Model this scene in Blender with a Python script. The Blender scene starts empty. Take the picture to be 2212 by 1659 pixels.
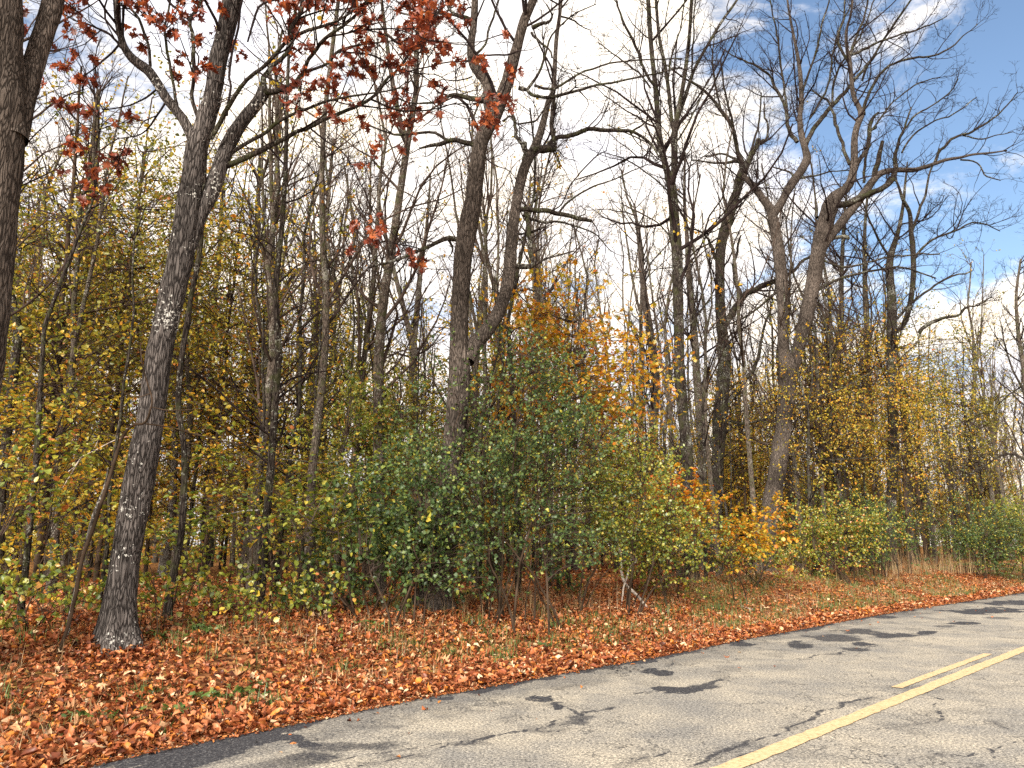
import bpy, math, numpy as np
from mathutils import Vector
rng = np.random.default_rng(7)
SC = bpy.context.scene
COL = SC.collection

# ------------------------------------------------------------------ camera, sky, sun, exposure
PITCH = math.radians(11.85); CAM_H = 1.6; FPX = 1661.0
cam_d = bpy.data.cameras.new('camera'); cam = bpy.data.objects.new('camera', cam_d); COL.objects.link(cam)
cam.location = (0, 0, CAM_H); cam.rotation_euler = (math.radians(90) + PITCH, 0, 0)
cam_d.sensor_width = 36; cam_d.lens = 18 / (1106.0 / FPX); cam_d.clip_start = 0.1; cam_d.clip_end = 3000
SC.camera = cam

SUN_DIR = Vector((-0.30, -0.85, 0.40)).normalized()       # towards the sun: put low behind the camera as front fill, softened by thin cloud
world = bpy.data.worlds.new('World'); SC.world = world; world.use_nodes = True
def build_world():
    nt = world.node_tree; N = nt.nodes; L = nt.links; N.clear()
    out = N.new('ShaderNodeOutputWorld'); bg = N.new('ShaderNodeBackground'); bg.inputs[1].default_value = 1.0
    sky = N.new('ShaderNodeTexSky'); sky.sky_type = 'NISHITA'; sky.sun_disc = False
    sky.sun_elevation = math.asin(SUN_DIR.z); sky.sun_rotation = math.atan2(SUN_DIR.x, SUN_DIR.y)
    sky.air_density = 1.0; sky.dust_density = 0.6; sky.ozone_density = 1.5
    sc = N.new('ShaderNodeVectorMath'); sc.operation = 'SCALE'; sc.inputs[3].default_value = 0.055
    L.new(sky.outputs[0], sc.inputs[0])
    tc = N.new('ShaderNodeTexCoord')
    mp = N.new('ShaderNodeMapping'); mp.inputs['Scale'].default_value = (1, 1, 2.3); mp.inputs['Location'].default_value = (0.35, 0.1, 0.2)
    L.new(tc.outputs['Generated'], mp.inputs[0])
    n1 = N.new('ShaderNodeTexNoise'); n1.inputs['Scale'].default_value = 3.4; n1.inputs['Detail'].default_value = 9; n1.inputs['Roughness'].default_value = 0.64; n1.inputs['Distortion'].default_value = 0.5
    L.new(mp.outputs[0], n1.inputs[0])
    # a clear hole in the cloud field
    dt = N.new('ShaderNodeVectorMath'); dt.operation = 'DOT_PRODUCT'; dt.inputs[1].default_value = Vector((0.56, 0.64, 0.53)).normalized()
    L.new(tc.outputs['Generated'], dt.inputs[0])
    hole = N.new('ShaderNodeMapRange'); hole.interpolation_type = 'SMOOTHSTEP'
    hole.inputs[1].default_value = 0.90; hole.inputs[2].default_value = 0.995; hole.inputs[3].default_value = 0.0; hole.inputs[4].default_value = 0.24
    L.new(dt.outputs['Value'], hole.inputs[0])
    sb = N.new('ShaderNodeMath'); sb.operation = 'SUBTRACT'; L.new(n1.outputs[0], sb.inputs[0]); L.new(hole.outputs[0], sb.inputs[1])
    fc = N.new('ShaderNodeMapRange'); fc.interpolation_type = 'SMOOTHSTEP'
    fc.inputs[1].default_value = 0.27; fc.inputs[2].default_value = 0.45
    L.new(sb.outputs[0], fc.inputs[0])
    n2 = N.new('ShaderNodeTexNoise'); n2.inputs['Scale'].default_value = 5; n2.inputs['Detail'].default_value = 5
    L.new(mp.outputs[0], n2.inputs[0])
    cr = N.new('ShaderNodeValToRGB'); cr.color_ramp.elements[0].position = 0.35; cr.color_ramp.elements[1].position = 0.62
    cr.color_ramp.elements[0].color = (0.36, 0.355, 0.375, 1); cr.color_ramp.elements[1].color = (0.50, 0.445, 0.37, 1)
    L.new(n2.outputs[0], cr.inputs[0])
    mx = N.new('ShaderNodeMix'); mx.data_type = 'RGBA'
    L.new(fc.outputs[0], mx.inputs[0]); L.new(sc.outputs[0], mx.inputs[6]); L.new(cr.outputs[0], mx.inputs[7])
    L.new(mx.outputs[2], bg.inputs[0]); L.new(bg.outputs[0], out.inputs[0])
build_world()
sun_d = bpy.data.lights.new('sun', 'SUN'); sun = bpy.data.objects.new('sun', sun_d); COL.objects.link(sun)
sun_d.energy = 2.3; sun_d.angle = math.radians(24); sun_d.color = (1.0, 0.93, 0.82)
sun.rotation_euler = SUN_DIR.to_track_quat('Z', 'Y').to_euler(); sun.location = (0, -5, 30)
vs = SC.view_settings; vs.view_transform = 'Standard'; vs.look = 'None'; vs.exposure = 1.95; vs.gamma = 1; vs.use_curve_mapping = False
SC.render.engine = 'CYCLES'
cy = SC.cycles; cy.max_bounces = 6; cy.diffuse_bounces = 5; cy.glossy_bounces = 1; cy.transmission_bounces = 5; cy.use_denoising = False
cy.caustics_reflective = False; cy.caustics_refractive = False

# ------------------------------------------------------------------ maths helpers
CP, SP = math.cos(PITCH), math.sin(PITCH)
RD = np.array([0.6997, 0.7145]); RN = np.array([-0.7145, 0.6997])      # along the road / away from the road into the wood
def ray(px, py):
    r = px - 1106.0; u = 829.5 - py
    return np.array([r, FPX * CP - u * SP, u * CP + FPX * SP])
def U(px, py, Y):
    d = ray(px, py); return np.array([0, 0, CAM_H]) + d * (Y / d[1])
def W2R(px, py, Y, w):          # radius of a thing w units wide in the picture at distance Y
    return 0.5 * w * Y / ray(px, py)[1]
def sn(s, n): return RD * s + RN * n
def to_sn(x, y): return x * RD[0] + y * RD[1], x * RN[0] + y * RN[1]

_P = np.random.default_rng(3).random((64, 64, 64)).astype(np.float32)
def vnoise(p):
    p = np.asarray(p, dtype=np.float64); i = np.floor(p).astype(int); f = p - i; f = f * f * (3 - 2 * f); i &= 63; j = (i + 1) & 63
    x0, y0, z0 = i[..., 0], i[..., 1], i[..., 2]; x1, y1, z1 = j[..., 0], j[..., 1], j[..., 2]
    fx, fy, fz = f[..., 0], f[..., 1], f[..., 2]
    a = _P[x0, y0, z0] * (1 - fx) + _P[x1, y0, z0] * fx; b = _P[x0, y1, z0] * (1 - fx) + _P[x1, y1, z0] * fx
    c = _P[x0, y0, z1] * (1 - fx) + _P[x1, y0, z1] * fx; d = _P[x0, y1, z1] * (1 - fx) + _P[x1, y1, z1] * fx
    return (a * (1 - fy) + b * fy) * (1 - fz) + (c * (1 - fy) + d * fy) * fz - 0.5
def fbm(p, o=4):
    s = 0; a = 1.0; p = np.asarray(p, dtype=np.float64)
    for k in range(o): s = s + a * vnoise(p * (2 ** k) + 17.3 * k); a *= 0.5
    return s
def sstep(x, a, b):
    t = np.clip((x - a) / (b - a), 0, 1); return t * t * (3 - 2 * t)
EDGE_PX = [(20, 1700), (130, 1657), (400, 1604), (560, 1574), (700, 1546), (860, 1513), (1000, 1489), (1140, 1464), (1270, 1441), (1375, 1423), (1475, 1405), (1600, 1379), (1700, 1362), (1841, 1336), (1960, 1316), (2090, 1297), (2212, 1279)]
_e = []
for q in EDGE_PX:
    d = ray(*q); t = CAM_H / -d[2]; _e.append(to_sn(d[0] * t, d[1] * t))
_e = np.array(_e); 
def edge_n(s): return np.interp(s, _e[:, 0], _e[:, 1])
def zg(x, y):
    s, n = to_sn(np.asarray(x, float), np.asarray(y, float)); m = n - edge_n(s)
    z = 0.63 * sstep(m, 0.3, 4.6) + 0.02 * sstep(m, 0, 0.4)
    P3 = np.stack([np.asarray(x, float) * 0.35, np.asarray(y, float) * 0.35, np.zeros_like(z)], -1)
    z = z + sstep(m, 0.3, 2.5) * (0.16 * fbm(P3, 3))
    z = z - 0.07 * (1 - sstep(m, -0.35, 0.05))
    z = z - 0.3 * sstep(-n, 1.0, 4.0)
    return z
def ground_hit(px, py):
    d = ray(px, py); t = 0.001
    o = np.array([0, 0, CAM_H]); lo = 0.0
    ts = np.linspace(0.002, 0.06, 3000); pts = o + d * ts[:, None]
    below = pts[:, 2] < zg(pts[:, 0], pts[:, 1])
    k = int(np.argmax(below)) if below.any() else len(ts) - 1
    return pts[k]

# ------------------------------------------------------------------ mesh helpers
def mesh_np(name, V, F, mat=None, smooth=False, attrs=None):
    me = bpy.data.meshes.new(name); V = np.asarray(V, np.float32); F = np.asarray(F, np.int32); k = F.shape[1]
    me.vertices.add(len(V)); me.vertices.foreach_set('co', V.ravel())
    me.loops.add(F.size); me.loops.foreach_set('vertex_index', F.ravel())
    me.polygons.add(len(F)); me.polygons.foreach_set('loop_start', np.arange(0, F.size, k, dtype=np.int32))
    try: me.polygons.foreach_set('loop_total', np.full(len(F), k, np.int32))
    except Exception: pass
    if smooth: me.polygons.foreach_set('use_smooth', np.ones(len(F), bool))
    for an, (dom, arr) in (attrs or {}).items():
        a = me.attributes.new(an, 'FLOAT', dom); a.data.foreach_set('value', np.asarray(arr, np.float32).ravel())
    me.update(calc_edges=True)
    if mat: me.materials.append(mat)
    return me
def link(name, me, parent=None, **kw):
    o = bpy.data.objects.new(name, me); COL.objects.link(o)
    if parent is not None: o.parent = parent
    for k, v in kw.items(): o[k] = v
    return o
def thing(name, label, cat, loc=(0, 0, 0), rz=0.0, group=None, scale=1.0):
    o = link(name, None, label=label, category=cat); o.location = tuple(float(v) for v in loc); o.rotation_euler = (0, 0, rz); o.scale = (scale,) * 3
    if group: o['group'] = group
    return o
def norm(a): return a / np.maximum(np.linalg.norm(a, axis=-1, keepdims=True), 1e-9)
def tubes(P, R, n=3):
    """P (B,K,3) polylines, R (B,K) radii -> verts, quads"""
    B, K, _ = P.shape
    T = np.empty_like(P); T[:, 1:-1] = P[:, 2:] - P[:, :-2]; T[:, 0] = P[:, 1] - P[:, 0]; T[:, -1] = P[:, -1] - P[:, -2]; T = norm(T)
    m = np.abs(norm(P[:, -1] - P[:, 0])); ref = np.zeros((B, 3)); ref[np.arange(B), np.argmin(m, axis=1)] = 1
    u = norm(np.cross(T, ref[:, None, :])); v = np.cross(T, u)
    a = np.arange(n) * 2 * math.pi / n
    V = P[:, :, None] + R[:, :, None, None] * (u[:, :, None] * np.cos(a)[:, None] + v[:, :, None] * np.sin(a)[:, None])
    base = (np.arange(B)[:, None, None] * K + np.arange(K - 1)[None, :, None]) * n; i = np.arange(n)[None, None]; j = (np.arange(n) + 1) % n
    F = np.stack([base + i, base + j, base + n + j, base + n + i], -1).reshape(-1, 4)
    return V.reshape(-1, 3), F
def join(parts):
    Vs, Fs, o = [], [], 0
    for V, F in parts: Vs.append(V); Fs.append(F + o); o += len(V)
    return np.concatenate(Vs), np.concatenate(Fs)
def resample(pts, K):
    """Catmull-Rom through rows of pts, K samples by arc length"""
    pts = np.asarray(pts, float); n = len(pts)
    if n > 2:
        e = np.vstack([2 * pts[0] - pts[1], pts, 2 * pts[-1] - pts[-2]]); out = []
        for i in range(1, n):
            p0, p1, p2, p3 = e[i - 1], e[i], e[i + 1], e[i + 2]
            for t in np.linspace(0, 1, 8, endpoint=False):
                out.append(0.5 * ((2 * p1) + (-p0 + p2) * t + (2 * p0 - 5 * p1 + 4 * p2 - p3) * t * t + (-p0 + 3 * p1 - 3 * p2 + p3) * t ** 3))
        out.append(pts[-1]); pts = np.array(out)
    L = np.r_[0, np.cumsum(np.linalg.norm(np.diff(pts[:, :3], axis=0), axis=1))]
    s = np.linspace(0, L[-1], K); return np.stack([np.interp(s, L, pts[:, c]) for c in range(pts.shape[1])], 1), L[-1]

def grow(P, R, dens, t0, t1, lf, ang, K=5, trop=0.08, curl=0.16, rmin=0.004, rk=0.55, taper=0.35, lmin=0.15, zmin=None, tend=0.85, rlen=0.012, forkend=0):
    """side branches off (B,K,3): dens children per metre, length = parent length * lf * (1 - tend*t)"""
    B, Kp, _ = P.shape; L = np.linalg.norm(np.diff(P, axis=1), axis=2).sum(1)
    cnt = rng.poisson(np.maximum(L * (t1 - t0) * dens, 0.01)); 
    idx = np.repeat(np.arange(B), cnt); t = rng.uniform(t0, t1, len(idx))
    if forkend:
        idx = np.r_[idx, np.repeat(np.arange(B), forkend)]; t = np.r_[t, np.full(B * forkend, 0.985)]
    if len(idx) == 0: return np.zeros((0, K, 3)), np.zeros((0, K))
    f = t * (Kp - 1); i = np.minimum(f.astype(int), Kp - 2); w = (f - i)[:, None]
    p = P[idx, i] * (1 - w) + P[idx, i + 1] * w; T = norm(P[idx, i + 1] - P[idx, i]); rp = R[idx, i] * (1 - w[:, 0]) + R[idx, i + 1] * w[:, 0]
    l = np.maximum(L[idx] * lf * (1 - tend * t) * rng.uniform(0.55, 1.3, len(idx)), lmin)
    if zmin is not None:
        k = p[:, 2] > zmin; idx, p, T, rp, l = idx[k], p[k], T[k], rp[k], l[k]
    N = len(p); q = rng.normal(size=(N, 3)); q = norm(q - (q * T).sum(1, keepdims=True) * T)
    a = np.radians(rng.normal(ang, ang * 0.2, N))[:, None]; d = norm(T * np.cos(a) + q * np.sin(a))
    out = np.empty((N, K, 3)); out[:, 0] = p; st = (l / (K - 1))[:, None]
    bend = rng.normal(size=(N, 3)) * curl * 0.5
    for k in range(1, K):
        d = norm(d + rng.normal(size=(N, 3)) * curl + bend + np.array([0, 0, trop])); out[:, k] = out[:, k - 1] + d * st
    r0 = np.maximum(np.minimum(rp * rk, l * rlen + rmin * 0.4), rmin)
    Rr = r0[:, None] * np.linspace(1, taper, K)[None]; return out, np.maximum(Rr, rmin * 0.6)

# leaf shapes: u along, v across, h up
LT = {
 'diamond': (np.array([[0, 0, 0], [.5, .5, .10], [1, 0, -.05], [.5, -.5, .10]]), np.array([[0, 1, 2], [0, 2, 3]])),
 'ovate': (np.array([[0, 0, 0], [.28, .42, .10], [.68, .40, .08], [1, 0, -.10], [.68, -.40, .08], [.28, -.42, .10]]), np.array([[0, 1, 2], [0, 2, 3], [0, 3, 4], [0, 4, 5]])),
 'lobed': (np.array([[.45, 0, .03], [0, 0, 0], [.12, .30, .05], [.30, .20, .02], [.42, .58, -.06], [.58, .26, .02], [.80, .46, -.10], [.76, .16, 0], [1.05, 0, -.08],
                     [.76, -.16, 0], [.80, -.46, -.10], [.58, -.26, .02], [.42, -.58, -.06], [.30, -.20, .02], [.12, -.30, .05]]),
           np.array([[0, i, i + 1 if i < 14 else 1] for i in range(1, 15)])),
}
def leaves(C, D, Nn, l, w, kind='ovate', curl=0.0):
    tv, tf = LT[kind]; N = len(C); D = norm(D); S = norm(np.cross(Nn, D)); Hh = np.cross(D, S)
    l = np.broadcast_to(l, (N,))[:, None, None]; w = np.broadcast_to(w, (N,))[:, None, None]
    cu = (rng.uniform(-1, 1, N) * curl)[:, None, None]; cv = (rng.uniform(-1, 1, N) * curl)[:, None, None]
    u, v, h = tv[None, :, 0:1], tv[None, :, 1:2], tv[None, :, 2:3]
    hh = h * rng.uniform(0.3, 2.2, N)[:, None, None] + cu * (u - .5) ** 2 * 2 + cv * v * v * 2.5
    V = C[:, None] + l * (D[:, None] * u + S[:, None] * v * w + Hh[:, None] * hh)
    F = (tf[None] + (np.arange(N) * len(tv))[:, None, None]).reshape(-1, 3)
    tint = np.repeat(rng.random(N), len(tf)); return V.reshape(-1, 3), F, tint
def leaf_mesh(name, groups, mat):
    V, F = join([(g[0], g[1]) for g in groups]); t = np.concatenate([g[2] for g in groups])
    return mesh_np(name, V, F, mat, attrs={'tint': ('FACE', t)})
def leaves_on(P, per, l, flat=0.6, kind='ovate', t0=0.15, droop=0.0, aspect=0.95, curl=0.15, spread=0.0, frac=1.0):
    """leaves along twig polylines; flat=1 -> all face up"""
    B, K, _ = P.shape; 
    idx = np.repeat(np.arange(B), per); idx = idx[rng.random(len(idx)) < frac]; N = len(idx); t = rng.uniform(t0, 1, N); f = t * (K - 1); i = np.minimum(f.astype(int), K - 2); w = (f - i)[:, None]
    p = P[idx, i] * (1 - w) + P[idx, i + 1] * w; T = norm(P[idx, i + 1] - P[idx, i])
    up = norm(rng.normal(size=(N, 3)) * (1 - flat) + np.array([0, 0, 1.0]) * flat + 1e-3)
    side = norm(np.cross(T, up)) * rng.choice([-1, 1], N)[:, None]
    d = norm(T * rng.uniform(0.1, 1.0, N)[:, None] + side * rng.uniform(0.3, 1, N)[:, None] + rng.normal(size=(N, 3)) * (0.12 + 0.5 * (1 - flat)) + np.array([0, 0, -droop]))
    if spread: p = p + rng.normal(size=(N, 3)) * spread
    up = norm(up - (up * d).sum(1, keepdims=True) * d)
    s = l * rng.uniform(0.55, 1.2, N); return leaves(p, d, up, s, aspect * rng.uniform(.65, 1.1, N), kind, curl)

# ------------------------------------------------------------------ materials
def newmat(name):
    m = bpy.data.materials.new(name); m.use_nodes = True; m.node_tree.nodes.clear(); return m, m.node_tree.nodes, m.node_tree.links
def ramp(N, stops, interp='LINEAR'):
    r = N.new('ShaderNodeValToRGB'); cr = r.color_ramp; cr.interpolation = interp
    while len(cr.elements) < len(stops): cr.elements.new(0.5)
    for e, (p, c) in zip(cr.elements, stops): e.position = p; e.color = (*c, 1)
    return r
def leaf_mat(name, stops, trans=0.35, gloss=0.05, rough=0.45, hv=0.10):
    m, N, L = newmat(name); at = N.new('ShaderNodeAttribute'); at.attribute_name = 'tint'; r = ramp(N, stops); 
    oi = N.new('ShaderNodeObjectInfo'); ma = N.new('ShaderNodeMath'); ma.operation = 'MULTIPLY_ADD'; ma.inputs[1].default_value = hv * 2; ma.inputs[2].default_value = -hv
    L.new(oi.outputs['Random'], ma.inputs[0]); ad = N.new('ShaderNodeMath'); ad.use_clamp = True; L.new(at.outputs['Fac'], ad.inputs[0]); L.new(ma.outputs[0], ad.inputs[1])
    L.new(ad.outputs[0], r.inputs[0])
    tc = N.new('ShaderNodeTexCoord'); ns = N.new('ShaderNodeTexNoise'); ns.inputs['Scale'].default_value = 40; ns.inputs['Detail'].default_value = 2; L.new(tc.outputs['Object'], ns.inputs[0])
    mr = N.new('ShaderNodeMapRange'); mr.inputs[1].default_value = .3; mr.inputs[2].default_value = .7; mr.inputs[3].default_value = .7; mr.inputs[4].default_value = 1.25; L.new(ns.outputs[0], mr.inputs[0])
    vm = N.new('ShaderNodeVectorMath'); vm.operation = 'SCALE'; L.new(r.outputs[0], vm.inputs[0]); L.new(mr.outputs[0], vm.inputs[3])
    df = N.new('ShaderNodeBsdfDiffuse'); tr = N.new('ShaderNodeBsdfTranslucent'); gl = N.new('ShaderNodeBsdfGlossy'); gl.inputs['Roughness'].default_value = rough
    L.new(vm.outputs[0], df.inputs[0]); L.new(vm.outputs[0], tr.inputs[0])
    m1 = N.new('ShaderNodeMixShader'); m1.inputs[0].default_value = trans; L.new(df.outputs[0], m1.inputs[1]); L.new(tr.outputs[0], m1.inputs[2])
    m2 = N.new('ShaderNodeMixShader'); m2.inputs[0].default_value = gloss; L.new(m1.outputs[0], m2.inputs[1]); L.new(gl.outputs[0], m2.inputs[2])
    o = N.new('ShaderNodeOutputMaterial'); L.new(m2.outputs[0], o.inputs[0]); return m
def bark_mat(name, dark, light, ridge=9.0, lichen=0.0, lich_col=(0.55, 0.54, 0.5), bump=0.6, moss=0.0):
    m, N, L = newmat(name); tc = N.new('ShaderNodeTexCoord')
    mp = N.new('ShaderNodeMapping'); mp.inputs['Scale'].default_value = (ridge, ridge, ridge * 0.13); L.new(tc.outputs['Object'], mp.inputs[0])
    n0 = N.new('ShaderNodeTexNoise'); n0.inputs['Scale'].default_value = 1.0; n0.inputs['Detail'].default_value = 2; L.new(mp.outputs[0], n0.inputs[0])
    va = N.new('ShaderNodeVectorMath'); va.operation = 'MULTIPLY_ADD'; va.inputs[1].default_value = (1.2, 1.2, 1.2); L.new(n0.outputs['Color'], va.inputs[0]); L.new(mp.outputs[0], va.inputs[2])
    vo = N.new('ShaderNodeTexVoronoi'); vo.feature = 'DISTANCE_TO_EDGE'; vo.inputs['Scale'].default_value = 3.0; L.new(va.outputs[0], vo.inputs[0])
    n1 = N.new('ShaderNodeTexNoise'); n1.inputs['Scale'].default_value = 3.0; n1.inputs['Detail'].default_value = 6; n1.inputs['Roughness'].default_value = .65; L.new(mp.outputs[0], n1.inputs[0])
    mr = N.new('ShaderNodeMapRange'); mr.inputs[1].default_value = 0.0; mr.inputs[2].default_value = 0.22; L.new(vo.outputs[0], mr.inputs[0])
    mu = N.new('ShaderNodeMath'); mu.operation = 'MULTIPLY'; L.new(mr.outputs[0], mu.inputs[0]); L.new(n1.outputs[0], mu.inputs[1])
    r = ramp(N, [(0.05, dark), (0.35, tuple(0.5 * (a + b) for a, b in zip(dark, light))), (0.62, light)]); L.new(mu.outputs[0], r.inputs[0])
    n2 = N.new('ShaderNodeTexNoise'); n2.inputs['Scale'].default_value = 1.3; n2.inputs['Detail'].default_value = 3; L.new(tc.outputs['Object'], n2.inputs[0])
    sc = N.new('ShaderNodeMapRange'); sc.inputs[1].default_value = .3; sc.inputs[2].default_value = .7; sc.inputs[3].default_value = .6; sc.inputs[4].default_value = 1.35; L.new(n2.outputs[0], sc.inputs[0])
    vm = N.new('ShaderNodeVectorMath'); vm.operation = 'SCALE'; L.new(r.outputs[0], vm.inputs[0]); L.new(sc.outputs[0], vm.inputs[3]); col = vm.outputs[0]
    if lichen > 0:
        n3 = N.new('ShaderNodeTexNoise'); n3.inputs['Scale'].default_value = 26; n3.inputs['Detail'].default_value = 4; n3.inputs['Roughness'].default_value = .6; L.new(tc.outputs['Object'], n3.inputs[0])
        n4 = N.new('ShaderNodeTexNoise'); n4.inputs['Scale'].default_value = 2.2; n4.inputs['Detail'].default_value = 3; L.new(tc.outputs['Object'], n4.inputs[0])
        ad = N.new('ShaderNodeMath'); ad.operation = 'MULTIPLY_ADD'; ad.inputs[1].default_value = 0.7; L.new(n4.outputs[0], ad.inputs[0]); L.new(n3.outputs[0], ad.inputs[2])
        m3 = N.new('ShaderNodeMapRange'); m3.inputs[1].default_value = 1.02 - lichen * 0.16; m3.inputs[2].default_value = 1.06 - lichen * 0.16; L.new(ad.outputs[0], m3.inputs[0])
        mx = N.new('ShaderNodeMix'); mx.data_type = 'RGBA'; mx.inputs[7].default_value = (*lich_col, 1); L.new(m3.outputs[0], mx.inputs[0]); L.new(col, mx.inputs[6]); col = mx.outputs[2]
    if moss > 0:
        n5 = N.new('ShaderNodeTexNoise'); n5.inputs['Scale'].default_value = 5; n5.inputs['Detail'].default_value = 5; L.new(tc.outputs['Object'], n5.inputs[0])
        m5 = N.new('ShaderNodeMapRange'); m5.inputs[1].default_value = .5; m5.inputs[2].default_value = .62; m5.inputs[4].default_value = moss; L.new(n5.outputs[0], m5.inputs[0])
        mx = N.new('ShaderNodeMix'); mx.data_type = 'RGBA'; mx.inputs[7].default_value = (0.07, 0.08, 0.03, 1); L.new(m5.outputs[0], mx.inputs[0]); L.new(col, mx.inputs[6]); col = mx.outputs[2]
    df = N.new('ShaderNodeBsdfDiffuse'); df.inputs['Roughness'].default_value = 0.6; L.new(col, df.inputs[0])
    bp = N.new('ShaderNodeBump'); bp.inputs['Strength'].default_value = bump; bp.inputs['Distance'].default_value = 0.03; L.new(mu.outputs[0], bp.inputs['Height']); L.new(bp.outputs[0], df.inputs['Normal'])
    o = N.new('ShaderNodeOutputMaterial'); L.new(df.outputs[0], o.inputs[0]); return m
M = {}
M['bark_near'] = bark_mat('bark_lichen', (0.022, 0.019, 0.018), (0.17, 0.15, 0.14), 13, lichen=0.02, bump=1.0)
M['bark_grey'] = bark_mat('bark_grey', (0.028, 0.023, 0.020), (0.17, 0.14, 0.12), 14, lichen=0, bump=0.9)
M['bark_dark'] = bark_mat('bark_dark', (0.014, 0.011, 0.010), (0.085, 0.070, 0.060), 12, lichen=0.3, lich_col=(.22, .22, .19), bump=0.7, moss=0.35)
M['bark_pole'] = bark_mat('bark_pole', (0.028, 0.022, 0.018), (0.18, 0.145, 0.12), 14, lichen=0.35, lich_col=(.26, .25, .22), bump=0.5, moss=0.45)
M['bark_pale'] = bark_mat('bark_pale', (0.07, 0.06, 0.05), (0.30, 0.27, 0.24), 12, lichen=0.5, bump=0.5)
def plain(name, c0, c1, scale=6):
    m, N, L = newmat(name); tc = N.new('ShaderNodeTexCoord'); n = N.new('ShaderNodeTexNoise'); n.inputs['Scale'].default_value = scale; n.inputs['Detail'].default_value = 3; L.new(tc.outputs['Object'], n.inputs[0])
    r = ramp(N, [(0.35, c0), (0.65, c1)]); L.new(n.outputs[0], r.inputs[0]); d = N.new('ShaderNodeBsdfDiffuse'); L.new(r.outputs[0], d.inputs[0]); o = N.new('ShaderNodeOutputMaterial'); L.new(d.outputs[0], o.inputs[0]); return m
M['twig'] = plain('twig_bark_backlit', (0.012, 0.009, 0.009), (0.032, 0.023, 0.022), 3)  # bark colour darkened so twigs read as backlit against the sky
M['twig_far'] = plain('twig_bark_brown', (0.030, 0.021, 0.018), (0.09, 0.065, 0.052), 3)  # brown-grey twigs, colour paled a little to suggest haze
M['twig_brown'] = plain('twig_brown', (0.022, 0.015, 0.010), (0.07, 0.048, 0.034), 3)
M['dead'] = plain('dead_wood', (0.22, 0.18, 0.15), (0.55, 0.48, 0.42), 9)
M['leaf_yellow'] = leaf_mat('leaf_yellow', [(0.0, (0.19, 0.21, 0.025)), (0.25, (0.42, 0.35, 0.035)), (0.6, (0.68, 0.47, 0.045)), (0.85, (0.74, 0.38, 0.035)), (1.0, (0.64, 0.20, 0.03))], 0.45)
M['leaf_olive'] = leaf_mat('leaf_olive', [(0.0, (0.10, 0.13, 0.02)), (0.35, (0.29, 0.28, 0.03)), (0.7, (0.52, 0.42, 0.04)), (0.88, (0.62, 0.40, 0.04)), (1.0, (0.60, 0.20, 0.03))], 0.45)
M['leaf_green'] = leaf_mat('leaf_green', [(0.0, (0.045, 0.085, 0.028)), (0.5, (0.090, 0.155, 0.045)), (0.82, (0.17, 0.23, 0.05)), (0.92, (0.40, 0.38, 0.05)), (1.0, (0.55, 0.42, 0.05))], 0.42, gloss=0.04, rough=0.5)
M['leaf_lime'] = leaf_mat('leaf_lime', [(0.0, (0.08, 0.14, 0.02)), (0.4, (0.22, 0.27, 0.035)), (0.75, (0.42, 0.40, 0.045)), (0.9, (0.56, 0.38, 0.04)), (1.0, (0.60, 0.20, 0.05))], 0.40, gloss=0.06)
M['leaf_orange'] = leaf_mat('leaf_orange', [(0.0, (0.26, 0.25, 0.02)), (0.35, (0.62, 0.42, 0.03)), (0.75, (0.72, 0.32, 0.02)), (1.0, (0.62, 0.14, 0.02))], 0.45)
M['leaf_red'] = leaf_mat('leaf_red', [(0.0, (0.09, 0.020, 0.012)), (0.5, (0.28, 0.055, 0.022)), (0.85, (0.46, 0.12, 0.035)), (1.0, (0.52, 0.20, 0.06))], 0.45, gloss=0.04)
M['litter'] = leaf_mat('litter', [(0.0, (0.06, 0.016, 0.007)), (0.25, (0.20, 0.050, 0.018)), (0.5, (0.38, 0.115, 0.040)), (0.72, (0.50, 0.20, 0.09)), (0.86, (0.58, 0.20, 0.03)), (0.93, (0.58, 0.32, 0.17)), (1.0, (0.68, 0.52, 0.32))], 0.15, gloss=0.03, hv=0.0)
M['litter_yellow'] = leaf_mat('litter_yellow', [(0.0, (0.13, 0.05, 0.02)), (0.5, (0.36, 0.18, 0.06)), (1.0, (0.55, 0.38, 0.10))], 0.15, hv=0.0)
M['grass'] = leaf_mat('grass_green', [(0.0, (0.035, 0.08, 0.018)), (0.6, (0.10, 0.17, 0.035)), (1.0, (0.24, 0.25, 0.07))], 0.3, hv=0.05)
M['grass_dry'] = leaf_mat('grass_dry', [(0.0, (0.16, 0.09, 0.04)), (0.6, (0.40, 0.26, 0.12)), (1.0, (0.58, 0.42, 0.22))], 0.3, hv=0.05)

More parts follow.
